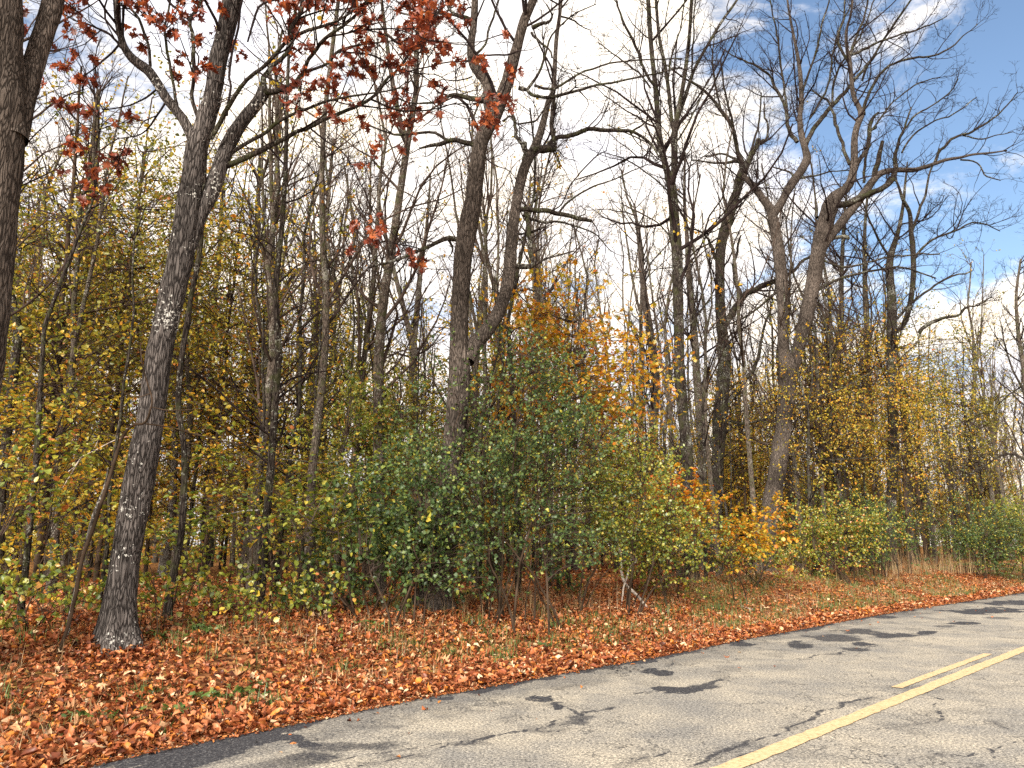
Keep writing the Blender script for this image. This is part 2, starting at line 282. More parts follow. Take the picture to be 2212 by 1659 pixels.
# ------------------------------------------------------------------ ground and road
def ground_material():
    m, N, L = newmat('forest_floor'); tc = N.new('ShaderNodeTexCoord')
    nd = N.new('ShaderNodeTexNoise'); nd.inputs['Scale'].default_value = 9; nd.inputs['Detail'].default_value = 3; L.new(tc.outputs['Object'], nd.inputs[0])
    va = N.new('ShaderNodeVectorMath'); va.operation = 'MULTIPLY_ADD'; va.inputs[1].default_value = (.12, .12, .12); L.new(nd.outputs['Color'], va.inputs[0]); L.new(tc.outputs['Object'], va.inputs[2])
    vo = N.new('ShaderNodeTexVoronoi'); vo.inputs['Scale'].default_value = 15; L.new(va.outputs[0], vo.inputs[0])
    sp = N.new('ShaderNodeSeparateColor'); L.new(vo.outputs['Color'], sp.inputs[0])
    r = ramp(N, [(0.0, (0.03, 0.014, 0.009)), (0.35, (0.11, 0.045, 0.022)), (0.6, (0.24, 0.10, 0.045)), (0.85, (0.36, 0.17, 0.07)), (1.0, (0.40, 0.26, 0.07))]); L.new(sp.outputs[0], r.inputs[0])
    n2 = N.new('ShaderNodeTexNoise'); n2.inputs['Scale'].default_value = 1.1; n2.inputs['Detail'].default_value = 6; n2.inputs['Roughness'].default_value = .7; L.new(tc.outputs['Object'], n2.inputs[0])
    m2 = N.new('ShaderNodeMapRange'); m2.inputs[1].default_value = .5; m2.inputs[2].default_value = .68; m2.inputs[4].default_value = .45; L.new(n2.outputs[0], m2.inputs[0])
    mx = N.new('ShaderNodeMix'); mx.data_type = 'RGBA'; mx.inputs[7].default_value = (0.10, 0.095, 0.035, 1); L.new(m2.outputs[0], mx.inputs[0]); L.new(r.outputs[0], mx.inputs[6])
    d = N.new('ShaderNodeBsdfDiffuse'); L.new(mx.outputs[2], d.inputs[0])
    bp = N.new('ShaderNodeBump'); bp.inputs['Distance'].default_value = .04; bp.inputs['Strength'].default_value = .8; L.new(sp.outputs[1], bp.inputs['Height']); L.new(bp.outputs[0], d.inputs['Normal'])
    o = N.new('ShaderNodeOutputMaterial'); L.new(d.outputs[0], o.inputs[0]); return m
def ax(segs):
    out = []
    for a, b, n in segs: out += list(np.linspace(a, b, n, endpoint=False))
    return np.array(out + [segs[-1][1]])
ss = ax([(-900, -60, 12), (-60, -8, 52), (-8, 40, 230), (40, 110, 80), (110, 900, 14)])
nn = ax([(-900, -30, 8), (-30, 5.5, 30), (5.5, 16, 90), (16, 60, 60), (60, 130, 20), (130, 900, 10)])
S_, N_ = np.meshgrid(ss, nn, indexing='ij'); X = S_ * RD[0] + N_ * RN[0]; Y = S_ * RD[1] + N_ * RN[1]; Z = zg(X, Y)
far = np.maximum(np.abs(S_), np.abs(N_)); 
gi = np.arange(S_.size).reshape(S_.shape)
def quads(g): return np.stack([g[:-1, :-1], g[1:, :-1], g[1:, 1:], g[:-1, 1:]], -1).reshape(-1, 4)
link('ground', mesh_np('ground', np.stack([X, Y, Z], -1).reshape(-1, 3), quads(gi), ground_material(), smooth=True), kind='structure')

def road_material():
    m, N, L = newmat('chip_seal_asphalt'); tc = N.new('ShaderNodeTexCoord'); at = N.new('ShaderNodeAttribute'); at.attribute_name = 'tar'; ap = N.new('ShaderNodeAttribute'); ap.attribute_name = 'patch'; ak = N.new('ShaderNodeAttribute'); ak.attribute_name = 'crack'
    n1 = N.new('ShaderNodeTexNoise'); n1.inputs['Scale'].default_value = 42; n1.inputs['Detail'].default_value = 4; n1.inputs['Roughness'].default_value = .9; L.new(tc.outputs['Object'], n1.inputs[0])
    r = ramp(N, [(0.37, (0.04, 0.039, 0.04)), (0.45, (0.20, 0.188, 0.17)), (0.53, (0.35, 0.322, 0.28)), (0.62, (0.70, 0.64, 0.53))]); L.new(n1.outputs[0], r.inputs[0])
    n2 = N.new('ShaderNodeTexNoise'); n2.inputs['Scale'].default_value = 0.9; n2.inputs['Detail'].default_value = 6; n2.inputs['Roughness'].default_value = .65; L.new(tc.outputs['Object'], n2.inputs[0])
    r2 = ramp(N, [(0.36, (0.66, 0.68, 0.72)), (0.62, (1.12, 1.09, 1.02))]); L.new(n2.outputs[0], r2.inputs[0])
    mu = N.new('ShaderNodeMix'); mu.data_type = 'RGBA'; mu.blend_type = 'MULTIPLY'; mu.inputs[0].default_value = 1; L.new(r.outputs[0], mu.inputs[6]); L.new(r2.outputs[0], mu.inputs[7])
    r3 = ramp(N, [(0.40, (0.014, 0.014, 0.018)), (0.55, (0.045, 0.045, 0.052)), (0.61, (0.13, 0.128, 0.13)), (0.68, (0.34, 0.33, 0.31))]); L.new(n1.outputs[0], r3.inputs[0])
    nf = N.new('ShaderNodeTexNoise'); nf.inputs['Scale'].default_value = 16; nf.inputs['Detail'].default_value = 5; nf.inputs['Roughness'].default_value = .75; L.new(tc.outputs['Object'], nf.inputs[0])
    pa = N.new('ShaderNodeMath'); pa.operation = 'MULTIPLY_ADD'; pa.inputs[1].default_value = 1.6; L.new(nf.outputs[0], pa.inputs[0]); L.new(ap.outputs['Fac'], pa.inputs[2])
    pm = N.new('ShaderNodeMapRange'); pm.inputs[1].default_value = .72; pm.inputs[2].default_value = .88; L.new(pa.outputs[0], pm.inputs[0])
    ka = N.new('ShaderNodeMath'); ka.operation = 'MULTIPLY_ADD'; ka.inputs[1].default_value = 3.2; L.new(nf.outputs[0], ka.inputs[0]); L.new(ak.outputs['Fac'], ka.inputs[2])
    km = N.new('ShaderNodeMapRange'); km.inputs[1].default_value = 2.9; km.inputs[2].default_value = 3.9; km.inputs[3].default_value = .95; km.inputs[4].default_value = 0; L.new(ka.outputs[0], km.inputs[0])
    x1 = N.new('ShaderNodeMath'); x1.operation = 'MAXIMUM'; L.new(pm.outputs[0], x1.inputs[0]); L.new(km.outputs[0], x1.inputs[1])
    ta = N.new('ShaderNodeMath'); ta.operation = 'MULTIPLY_ADD'; ta.inputs[1].default_value = .9; L.new(nf.outputs[0], ta.inputs[0]); L.new(at.outputs['Fac'], ta.inputs[2])
    tm = N.new('ShaderNodeMapRange'); tm.inputs[1].default_value = .55; tm.inputs[2].default_value = 1.3; L.new(ta.outputs[0], tm.inputs[0])
    x2 = N.new('ShaderNodeMath'); x2.operation = 'MAXIMUM'; L.new(x1.outputs[0], x2.inputs[0]); L.new(tm.outputs[0], x2.inputs[1])
    mx = N.new('ShaderNodeMix'); mx.data_type = 'RGBA'; L.new(x2.outputs[0], mx.inputs[0]); L.new(mu.outputs[2], mx.inputs[6]); L.new(r3.outputs[0], mx.inputs[7])
    # fine hairline cracking
    nd = N.new('ShaderNodeTexNoise'); nd.inputs['Scale'].default_value = 3; nd.inputs['Detail'].default_value = 6; L.new(tc.outputs['Object'], nd.inputs[0])
    va = N.new('ShaderNodeVectorMath'); va.operation = 'MULTIPLY_ADD'; va.inputs[1].default_value = (.9, .9, .9); L.new(nd.outputs['Color'], va.inputs[0]); L.new(tc.outputs['Object'], va.inputs[2])
    vo = N.new('ShaderNodeTexVoronoi'); vo.feature = 'DISTANCE_TO_EDGE'; vo.inputs['Scale'].default_value = 1.9; L.new(va.outputs[0], vo.inputs[0])
    lt = N.new('ShaderNodeMapRange'); lt.inputs[1].default_value = .004; lt.inputs[2].default_value = .022; lt.inputs[3].default_value = 1; lt.inputs[4].default_value = 0; L.new(vo.outputs[0], lt.inputs[0])
    n5 = N.new('ShaderNodeTexNoise'); n5.inputs['Scale'].default_value = .8; L.new(tc.outputs['Object'], n5.inputs[0])
    m5 = N.new('ShaderNodeMapRange'); m5.inputs[1].default_value = .42; m5.inputs[2].default_value = .55; m5.inputs[4].default_value = .8; L.new(n5.outputs[0], m5.inputs[0])
    mm = N.new('ShaderNodeMath'); mm.operation = 'MULTIPLY'; L.new(lt.outputs[0], mm.inputs[0]); L.new(m5.outputs[0], mm.inputs[1])
    m6 = N.new('ShaderNodeMix'); m6.data_type = 'RGBA'; m6.inputs[7].default_value = (0.03, 0.03, 0.033, 1); L.new(mm.outputs[0], m6.inputs[0]); L.new(mx.outputs[2], m6.inputs[6])
    b = N.new('ShaderNodeBsdfPrincipled'); b.inputs['Roughness'].default_value = .85; b.inputs['Specular IOR Level'].default_value = .25; L.new(m6.outputs[2], b.inputs['Base Color'])
    bp = N.new('ShaderNodeBump'); bp.inputs['Distance'].default_value = .008; bp.inputs['Strength'].default_value = .7; L.new(n1.outputs[0], bp.inputs['Height']); L.new(bp.outputs[0], b.inputs['Normal'])
    o = N.new('ShaderNodeOutputMaterial'); L.new(b.outputs[0], o.inputs[0]); return m
def flat(px, py):
    d = ray(px, py); t = CAM_H / -d[2]; return np.array([d[0] * t, d[1] * t])
PATCH = [  # centre x, y, half width, half height, strength
 (1170, 1509, 31, 6.5, 1), (1250, 1553, 40, 12, .75), (1398, 1448, 22, 5, 1), (1433, 1453, 20, 5.5, 1), (1460, 1492, 62, 8, .9), (1520, 1482, 40, 6, .8),
 (1206, 1529, 12, 8, .9), (1600, 1392, 30, 3.5, 1), (1725, 1393, 28, 9, 1), (1790, 1378, 60, 9, .8), (1850, 1364, 60, 6, .8), (1820, 1380, 40, 6, .8), (1865, 1391, 28, 4.5, 1), (1840, 1403, 35, 6, .8),
 (1930, 1372, 60, 6, .85), (2000, 1367, 22, 4, 1), (2080, 1346, 28, 3, 1), (2045, 1352, 30, 3, .6), (2130, 1320, 85, 6, .95), (2190, 1302, 70, 5, .95), (1910, 1332, 25, 4, 1), (2160, 1335, 40, 3, .6), (1960, 1325, 60, 3, .6),
 (1320, 1443, 35, 3.5, .7), (620, 1640, 140, 14, .8), (330, 1650, 140, 22, .96), (560, 1600, 110, 12, .9), (760, 1612, 110, 9, .7), (460, 1630, 120, 14, .9), (800, 1570, 80, 6, .5), (900, 1634, 90, 6, .5), (1010, 1606, 80, 6, .55)]
CRACK = [([(787, 1655), (937, 1621), (1037, 1600), (1170, 1566), (1257, 1541), (1320, 1529)], 1.6), ([(640, 1659), (800, 1628), (960, 1606), (1110, 1585), (1200, 1572)], 1.8), ([(1190, 1526), (1206, 1530), (1225, 1543), (1240, 1547)], 2.6),
 ([(1190, 1526), (1215, 1520)], 3), ([(1364, 1499), (1420, 1492), (1475, 1487), (1560, 1467)], 2.2), ([(1500, 1655), (1590, 1613), (1700, 1570), (1790, 1537), (1870, 1510), (1930, 1497)], 2.2),
 ([(2000, 1500), (2040, 1530), (1980, 1562), (1900, 1580)], 1.2), ([(1454, 1440), (1464, 1416), (1440, 1425)], 1.6), ([(1758, 1421), (1830, 1404), (1890, 1392)], 2), ([(1560, 1659), (1640, 1620)], 1.3), ([(1240, 1540), (1300, 1530), (1330, 1524)], 1.8),
 ([(1475, 1486), (1550, 1474)], 1.8), ([(2090, 1640), (2160, 1615), (2212, 1600)], 1.2), ([(2120, 1560), (2212, 1578)], 1.0), ([(1355, 1655), (1400, 1640), (1460, 1625)], 2.0), ([(1870, 1660), (1960, 1640), (2080, 1620)], 1.0)]
rs = ax([(-900, -30, 6), (-30, 3.5, 40), (3.5, 22, 330), (22, 46, 230), (46, 120, 60), (120, 900, 12)]); 
rt = np.r_[np.linspace(0, 1, 150)]
E = edge_n(rs) + 0.035 * fbm(np.stack([rs * 1.6, rs * 0, rs * 0 + 3], -1), 4); 
RS = np.repeat(rs[:, None], len(rt), 1); RNN = -0.45 + (E[:, None] + 0.45) * rt[None]
RX = RS * RD[0] + RNN * RN[0]; RY = RS * RD[1] + RNN * RN[1]
P3 = np.stack([RX, RY, RX * 0], -1); nz = fbm(P3 * 3.1, 5); nz2 = fbm(P3 * 14, 3)
tar = np.zeros_like(RX); ht = np.zeros_like(RX)
near = (RS > 2) & (RS < 60)
px_, py_ = RX[near], RY[near]; pf = np.full(px_.shape, -2.0); cn = np.full(px_.shape, 8.0); tn = np.zeros(px_.shape); hn = np.zeros(px_.shape); nzn = nz[near]; nz2n = nz2[near]
for cx, cyy, hw, hh, st in PATCH:
    c = flat(cx, cyy); A = flat(cx + hw, cyy) - c; Bv = flat(cx, cyy - hh) - c; det = A[0] * Bv[1] - A[1] * Bv[0]
    qx, qy = px_ - c[0], py_ - c[1]; a = (qx * Bv[1] - qy * Bv[0]) / det; b = (A[0] * qy - A[1] * qx) / det
    k = sstep(-(a * a + b * b) + nzn * (1.6 if st < .95 else 0.7) + nz2n * 0.5, -1.15, -0.85 if st > .95 else -0.45) * st
    if st > .85: pf = np.maximum(pf, 1 - (a * a + b * b) + nzn * (1.7 if st > .95 else 2.6) + nz2n * .9); k = k * .6
    tn = np.maximum(tn, k); 
    if st > .95: hn = np.maximum(hn, k)
for pl, wd in CRACK:
    q = np.array([flat(*p) for p in pl]); k = np.zeros(px_.shape); ww = wd * 0.0075
    jx = fbm(np.stack([px_ * 2.2, py_ * 2.2, px_ * 0 + 9], -1), 4) * 0.22; jy = fbm(np.stack([px_ * 2.2, py_ * 2.2, px_ * 0 + 21], -1), 4) * 0.22
    for a, b in zip(q[:-1], q[1:]):
        ab = b - a; t = np.clip(((px_ + jx - a[0]) * ab[0] + (py_ + jy - a[1]) * ab[1]) / (ab @ ab), 0, 1)
        dd = np.hypot(px_ + jx - a[0] - t * ab[0], py_ + jy - a[1] - t * ab[1]); cn = np.minimum(cn, dd / ww); k = np.maximum(k, 0.5 * (1 - sstep(dd, ww * 1, ww * 12)) * sstep(nzn, -.25, .25))
    tn = np.maximum(tn, 0.9 * k)
tar[near] = tn; ht[near] = hn; PF = np.full(RX.shape, -2.0); CN = np.full(RX.shape, 8.0); PF[near] = pf; CN[near] = cn
m_ = E[:, None] - RNN
PF = np.maximum(PF, (0.24 - m_ + nz * 0.3) * 4 + .3 * nz2); tar = np.maximum(tar, (0.35 + 0 * RS) * (1 - sstep(m_ + nz * 0.8, 0.5, 1.0)))
tar = np.maximum(tar, 0.28 * sstep(np.sin((RNN - 5.0) * 2.2) * 0.2 + nz * 1.1, 0.15, 0.5))
RZ = 0.0 - 0.012 * ht + 0.004 * nz2 - 0.045 * (1 - sstep(m_, 0.0, 0.09))
gi = np.arange(RX.size).reshape(RX.shape)
link('road', mesh_np('road', np.stack([RX, RY, RZ], -1).reshape(-1, 3), quads(gi), road_material(), smooth=True, attrs={'tar': ('POINT', tar), 'patch': ('POINT', np.maximum(PF, -2)), 'crack': ('POINT', CN)}), kind='structure')

def paint_material():
    m, N, L = newmat('worn_yellow_paint'); tc = N.new('ShaderNodeTexCoord')
    n1 = N.new('ShaderNodeTexNoise'); n1.inputs['Scale'].default_value = 26; n1.inputs['Detail'].default_value = 5; n1.inputs['Roughness'].default_value = .7; L.new(tc.outputs['Object'], n1.inputs[0])
    r = ramp(N, [(0.33, (0.16, 0.12, 0.07)), (0.40, (0.48, 0.34, 0.18)), (0.6, (0.62, 0.46, 0.27))]); L.new(n1.outputs[0], r.inputs[0])
    b = N.new('ShaderNodeBsdfPrincipled'); b.inputs['Roughness'].default_value = .7; b.inputs['Specular IOR Level'].default_value = .3; L.new(r.outputs[0], b.inputs['Base Color'])
    bp = N.new('ShaderNodeBump'); bp.inputs['Distance'].default_value = .006; bp.inputs['Strength'].default_value = .5; L.new(n1.outputs[0], bp.inputs['Height']); L.new(bp.outputs[0], b.inputs['Normal'])
    o = N.new('ShaderNodeOutputMaterial'); L.new(b.outputs[0], o.inputs[0]); return m
M['paint'] = paint_material()
def stripe(name, n0, w, s0, s1, step=0.03):
    s = np.arange(s0, s1, step); k = np.stack([s * 9, s * 0, s * 0 + n0], -1)
    a = n0 - w / 2 + 0.016 * fbm(k, 3); b = n0 + w / 2 + 0.016 * fbm(k + 31, 3)
    g = np.stack([np.stack([sn(s[:, None], 0)[..., 0] if 0 else s * RD[0] + q * RN[0], s * RD[1] + q * RN[1], np.full_like(s, 0.008)], -1) for q in (a, (a + b) / 2, b)], 1)
    V = g.reshape(-1, 3); gi = np.arange(len(V)).reshape(len(s), 3)
    return link(name, mesh_np(name, V, quads(gi)[:, ::-1], M['paint']), kind='structure')
stripe('solid_centre_line', 3.13, 0.165, -30, 160)
stripe('dashed_centre_line', 3.385, 0.115, 9.75, 13.7)
for k in (-2, -1, 1, 2, 3, 4, 5, 6, 7, 8): stripe('dashed_centre_line', 3.385, 0.115, 9.75 + 9.6 * k, 13.7 + 9.6 * k)

# ------------------------------------------------------------------ trees with limbs traced from the photograph
def screen_pts(pl, Yd):
    """pl rows (x, y, w), Yd rows -> 3D rows x,y,z,r"""
    out = []
    for (a, b, w), Y in zip(pl, Yd):
        p = U(a, b, Y); out.append([*p, W2R(a, b, Y, w)])
    return np.array(out)
def traced_tree(name, label, base_px, stems, limbs, bark, twigs=1.0, leaf=None, top=True, group=None, Y0=None, twig_r=0.0055, crown_z=None, limb_dens=1.0, ns=20, extra=None, fine=True, flare=1.25):
    g = ground_hit(*base_px)
    if Y0: g = U(base_px[0], base_px[1], Y0); g[2] = zg(g[0], g[1])
    Y0 = g[1]; root = thing(name, label, 'tree', g, group=group); sk = []                # skeleton list of (rows, kind)
    known = []                                                                          # (x,y,Y) in the picture of everything built
    for j, st in enumerate(stems):
        lean = rng.uniform(-0.3, 0.3)
        if j == 0: Ys = [Y0 + 0.0012 * (st[0][1] - q[1]) * lean for q in st]
        else:
            k = min(known, key=lambda q: (q[0] - st[0][0]) ** 2 + (q[1] - st[0][1]) ** 2); ln = np.cumsum([0] + [math.hypot(a[0] - b[0], a[1] - b[1]) for a, b in zip(st[:-1], st[1:])])
            sl = rng.uniform(-0.35, 0.35); Ys = [k[2] + sl * l * Y0 / FPX for l in ln]
        rows = screen_pts(st, Ys); r_, L_ = resample(rows, max(12, int(len(st) * 5)))
        known += [(a[0], a[1], y) for a, y in zip(st, Ys)]
        for i in range(len(st) - 1):
            for t in (.25, .5, .75): known.append((st[i][0] * (1 - t) + st[i + 1][0] * t, st[i][1] * (1 - t) + st[i + 1][1] * t, Ys[i] * (1 - t) + Ys[i + 1] * t))
        sk.append((r_, 'stem'))
    for lb in limbs:
        k = min(known, key=lambda q: (q[0] - lb[0][0]) ** 2 + (q[1] - lb[0][1]) ** 2); ln = np.cumsum([0] + [math.hypot(a[0] - b[0], a[1] - b[1]) for a, b in zip(lb[:-1], lb[1:])])
        sl = rng.uniform(-0.6, 0.6); Ys = [k[2] + sl * l * Y0 / FPX for l in ln]
        rows = screen_pts(lb, Ys); r_, L_ = resample(rows, max(8, int(len(lb) * 3))); known += [(a[0], a[1], y) for a, y in zip(lb, Ys)]
        sk.append((r_, 'limb'))
    # trunk mesh: high resolution with rugged bark relief
    par = []
    for q, (rows, kind) in enumerate(sk):
        P = rows[:, :3].copy(); R = rows[:, 3].copy()
        if kind == 'stem' and q == 0:
            P2, _ = resample(np.column_stack([P, R]), 150 if ns > 12 else 50); P, R = P2[:, :3], P2[:, 3]
            if flare: 
                hgt = P[:, 2] - g[2]; R = R * (1 + (flare - 1) * np.exp(-np.maximum(hgt, 0) / 0.20)); P[0, 2] -= 0.25; 
        elif kind == 'stem': P2, _ = resample(np.column_stack([P, R]), 70); P, R = P2[:, :3], P2[:, 3]
        else:
            jit = (fbm(P * 2.4 + q * 7, 3)[:, None] * np.array([1, 1, 1])) * 0.05; jit[0] = 0; P = P + np.stack([fbm(P * 2.4 + q * 7, 3), fbm(P * 2.4 + q * 7 + 40, 3), fbm(P * 2.4 + q * 7 + 80, 3)], -1) * np.minimum(0.12, 2.2 * R[:, None] + .02) * (np.arange(len(P)) > 0)[:, None]
        n = ((40 if ns > 12 else 14) if q == 0 else ns) if kind == 'stem' else 9
        V, F = tubes(P[None], R[None], n)
        if kind == 'stem':
            Vc = V.reshape(len(P), n, 3); rad = Vc - P[:, None]; rr = np.linalg.norm(rad, axis=2, keepdims=True)
            rel = 0.10 * vnoise(Vc * 1.9 + 5)[..., None] + 0.09 * fbm(Vc * np.array([16, 16, 2.2]), 3)[..., None] + 0.10 * vnoise(Vc * 4.3)[..., None]
            if q == 0:
                ang = np.arange(n) * 2 * math.pi / n; hgt = np.maximum(P[:, 2] - g[2], 0)
                rel = rel + (0.26 * np.exp(-hgt / 0.25))[:, None, None] * np.sin(ang * 5 + 2 * vnoise(np.array([[base_px[0] * .1, 0, 0]]))[0])[None, :, None]
            V = (P[:, None] + rad * (1 + rel)).reshape(-1, 3)
        o = link('trunk' if q == 0 else ('stem' if kind == 'stem' else 'limb'), mesh_np('wood', V - g, F, (M[bark] if kind == 'stem' else M['bark_dark']) if R.max() > 0.02 else M['twig'], smooth=True), root)  # limbs take the darker bark colour to look backlit by the sky
        par.append((P - g, R))
    # side branches by kind
    S = [resample(np.column_stack(p), 12)[0] for p, (r, k) in zip(par, sk)]; Pp = np.array([s[:, :3] for s in S]); Rp = np.array([s[:, 3] for s in S])
    isl = np.array([k == 'limb' for _, k in sk]); cz = crown_z if crown_z is not None else 5.0
    b1, r1 = grow(Pp[isl], Rp[isl], 2.1 * limb_dens, .2, 1, .38, 45, K=7, trop=.10, rmin=.009, lmin=.9, tend=.4, forkend=1) if isl.any() else (np.zeros((0, 7, 3)), np.zeros((0, 7)))
    c1, q1 = grow(Pp[~isl], Rp[~isl], 1.7 * limb_dens, .30, 1, .22, 50, K=7, trop=.12, rmin=.010, lmin=1.3, zmin=cz, tend=.4, forkend=2)
    P1 = np.concatenate([b1, c1]); R1 = np.concatenate([r1, q1])
    P2, R2 = grow(P1, R1, 3.0 * twigs, .12, 1, .42, 42, K=5, trop=.07, rmin=.0062, lmin=.40, tend=.5, forkend=1)
    P3_, R3 = grow(P2, R2, 6.8 * twigs, .1, 1, .42, 40, K=3, trop=.07, rmin=twig_r, lmin=.20, tend=.4, forkend=1)
    P4, R4 = grow(P3_, R3, 5.2 * twigs if fine else .01, .2, 1, .55, 38, K=2, trop=.05, rmin=twig_r * .85, lmin=.12, tend=.3)
    def low(P):
        c = P[:, 0] + g - np.array([0, 0, CAM_H]); fw = c[:, 1] * CP + c[:, 2] * SP; return (829.5 - FPX * (-c[:, 1] * SP + c[:, 2] * CP) / fw) > -170
    k3, k4 = low(P3_), low(P4) if len(P4) else np.zeros(0, bool); P3_, R3, P4, R4 = P3_[k3], R3[k3], P4[k4], R4[k4]
    V, F = join([tubes(P1, R1, 5), tubes(P2, R2, 4), tubes(P3_, R3, 3), tubes(P4, R4, 3)])
    link('twigs', mesh_np('twigs', V, F, M['twig']), root, kind='stuff')
    if leaf: leaf(root, g, P1, P2, P3_, P4)
    return root, g, (P1, P2, P3_)

def red_oak_leaves(root, g, P1, P2, P3_, P4):
    out = []
    def inside(P):
        c = P.mean(1) + g; d = c - np.array([0, 0, CAM_H]); fw = d[:, 1] * CP + d[:, 2] * SP; u = -d[:, 1] * SP + d[:, 2] * CP
        x = 1106 + FPX * d[:, 0] / fw; y = 829.5 - FPX * u / fw
        nz = fbm(c * 0.55, 3); 
        return rng.random(len(c)) < np.where(nz + 0.30 + 0.35 * (x < 480) > 0, .85, 0.35)
    A = P3_[inside(P3_)]; out.append(leaves_on(A, 7, .12, flat=.12, kind='lobed', t0=.4, droop=.5, curl=.6, aspect=.95, frac=.8))
    big = leaf_mesh('leaves', out, M['leaf_red']); link('leaves', big, root, kind='stuff')

TREES = {}
TREES['B'] = traced_tree('red_oak', 'grey leaning oak with russet leaves, alone in front of the wood at left', (255, 1398),
 [[(253, 1402, 74), (254, 1370, 70), (259, 1306, 66), (272, 1206, 60), (288, 1106, 60), (297, 1050, 63), (310, 986, 62), (322, 920, 56), (332, 853, 55), (340, 786, 53), (353, 720, 52), (372, 636, 52), (390, 553, 52), (400, 500, 52), (408, 433, 48), (418, 370, 45), (424, 320, 44), (440, 275, 40), (460, 200, 35), (470, 133, 36), (483, 83, 37), (493, 43, 38), (500, 0, 38), (512, -90, 34), (525, -220, 26), (530, -380, 14)],
  [(404, 545, 30), (420, 500, 30), (436, 455, 32), (453, 420, 34), (470, 375, 33), (484, 335, 31), (505, 290, 30), (533, 250, 26), (560, 217, 25), (571, 195, 26)],
  [(424, 325, 26), (410, 285, 22), (393, 255, 20), (360, 213, 19), (340, 180, 20), (320, 153, 21), (300, 138, 20), (283, 123, 18), (270, 105, 16), (262, 83, 15), (255, 50, 14), (252, 0, 14), (246, -80, 11), (230, -200, 7)]],
 [[(571, 195, 18), (566, 170, 12), (583, 143, 10), (600, 130, 9), (625, 100, 9), (634, 60, 9), (650, 20, 9), (665, -40, 7), (700, -130, 5)],
  [(571, 200, 16), (600, 197, 12), (633, 180, 9), (655, 150, 9), (667, 127, 8), (700, 83, 8), (737, 57, 7), (780, 20, 6), (830, -40, 5)],
  [(600, 197, 9), (625, 190, 8), (655, 160, 7), (690, 148, 6), (737, 110, 6), (790, 95, 4), (850, 88, 3)],
  [(490, 358, 14), (510, 352, 12), (540, 337, 12), (600, 307, 10), (667, 272, 9), (737, 248, 8), (804, 213, 7), (837, 173, 6), (880, 120, 5), (925, 75, 4)],
  [(500, 330, 9), (540, 302, 8), (567, 285, 8), (620, 248, 7), (677, 227, 6), (737, 212, 5), (800, 205, 4), (870, 190, 3)],
  [(455, 300, 10), (480, 250, 10), (510, 195, 9), (560, 150, 8), (620, 95, 8), (680, 55, 7), (740, 35, 5), (820, -20, 4)],
  [(427, 275, 9), (420, 200, 8), (413, 130, 8), (412, 75, 8), (406, 40, 7), (430, 5, 6), (445, -60, 5)],
  [(406, 40, 6), (385, 20, 6), (365, 0, 5), (340, -50, 4)],
  [(385, 250, 8), (372, 180, 6), (362, 110, 6), (360, 60, 5), (372, -20, 4)],
  [(320, 153, 7), (325, 100, 6), (305, 50, 6), (280, 20, 5), (255, -30, 4)],
  [(270, 110, 6), (235, 75, 5), (200, 60, 4), (160, 45, 3)], [(262, 90, 5), (225, 130, 4), (190, 160, 3), (150, 175, 3)], [(345, 190, 5), (310, 215, 4), (270, 230, 3), (225, 235, 3)], [(360, 213, 5), (330, 260, 4), (300, 290, 3), (255, 300, 2)],
  [(800, 214, 5), (840, 232, 4), (880, 240, 4), (930, 238, 3), (985, 222, 2)], [(740, 112, 4), (800, 120, 4), (870, 150, 3), (940, 160, 2)], [(667, 272, 4), (700, 300, 4), (740, 330, 3), (770, 380, 3), (790, 410, 2)], [(700, 83, 4), (770, 70, 4), (850, 60, 3), (930, 90, 2)],
  [(497, 0, 12), (540, -30, 9), (590, -80, 7), (640, -160, 5)], [(512, -90, 10), (470, -150, 8), (430, -230, 5)],
  [(490, 250, 5), (497, 150, 5), (505, 90, 5), (520, 30, 5), (530, -40, 4)], [(535, 90, 4), (548, 40, 5), (560, 10, 5), (620, -10, 4), (700, -30, 3)]],
 'bark_near', flare=1.55, twigs=0.75, leaf=red_oak_leaves, crown_z=7.5, limb_dens=1.15, ns=26)
TREES['A'] = traced_tree('forked_tree', 'thick grey two-stemmed tree cut off by the left edge of the picture', None or (-110, 1440),
 [[(-112, 1440, 110), (-100, 1200, 100), (-80, 1000, 95), (-55, 850, 90), (-30, 700, 88), (-18, 560, 84), (-6, 433, 80), (4, 330, 86), (8, 250, 92), (6, 150, 82), (2, 0, 78), (-4, -120, 70), (-15, -300, 45)],
  [(28, 300, 62), (42, 245, 52), (57, 190, 46), (75, 130, 42), (92, 80, 42), (108, 30, 42), (117, -10, 42), (140, -90, 36), (170, -220, 24)]],
 [[(0, 250, 5), (-40, 230, 5)], [(150, -130, 10), (210, -180, 7), (260, -260, 5)], [(10, -100, 12), (60, -180, 9), (90, -300, 5)], [(72, 140, 4), (66, 190, 3), (60, 220, 2)]],
 'bark_grey', twigs=0.6, crown_z=9, limb_dens=.7, ns=36)
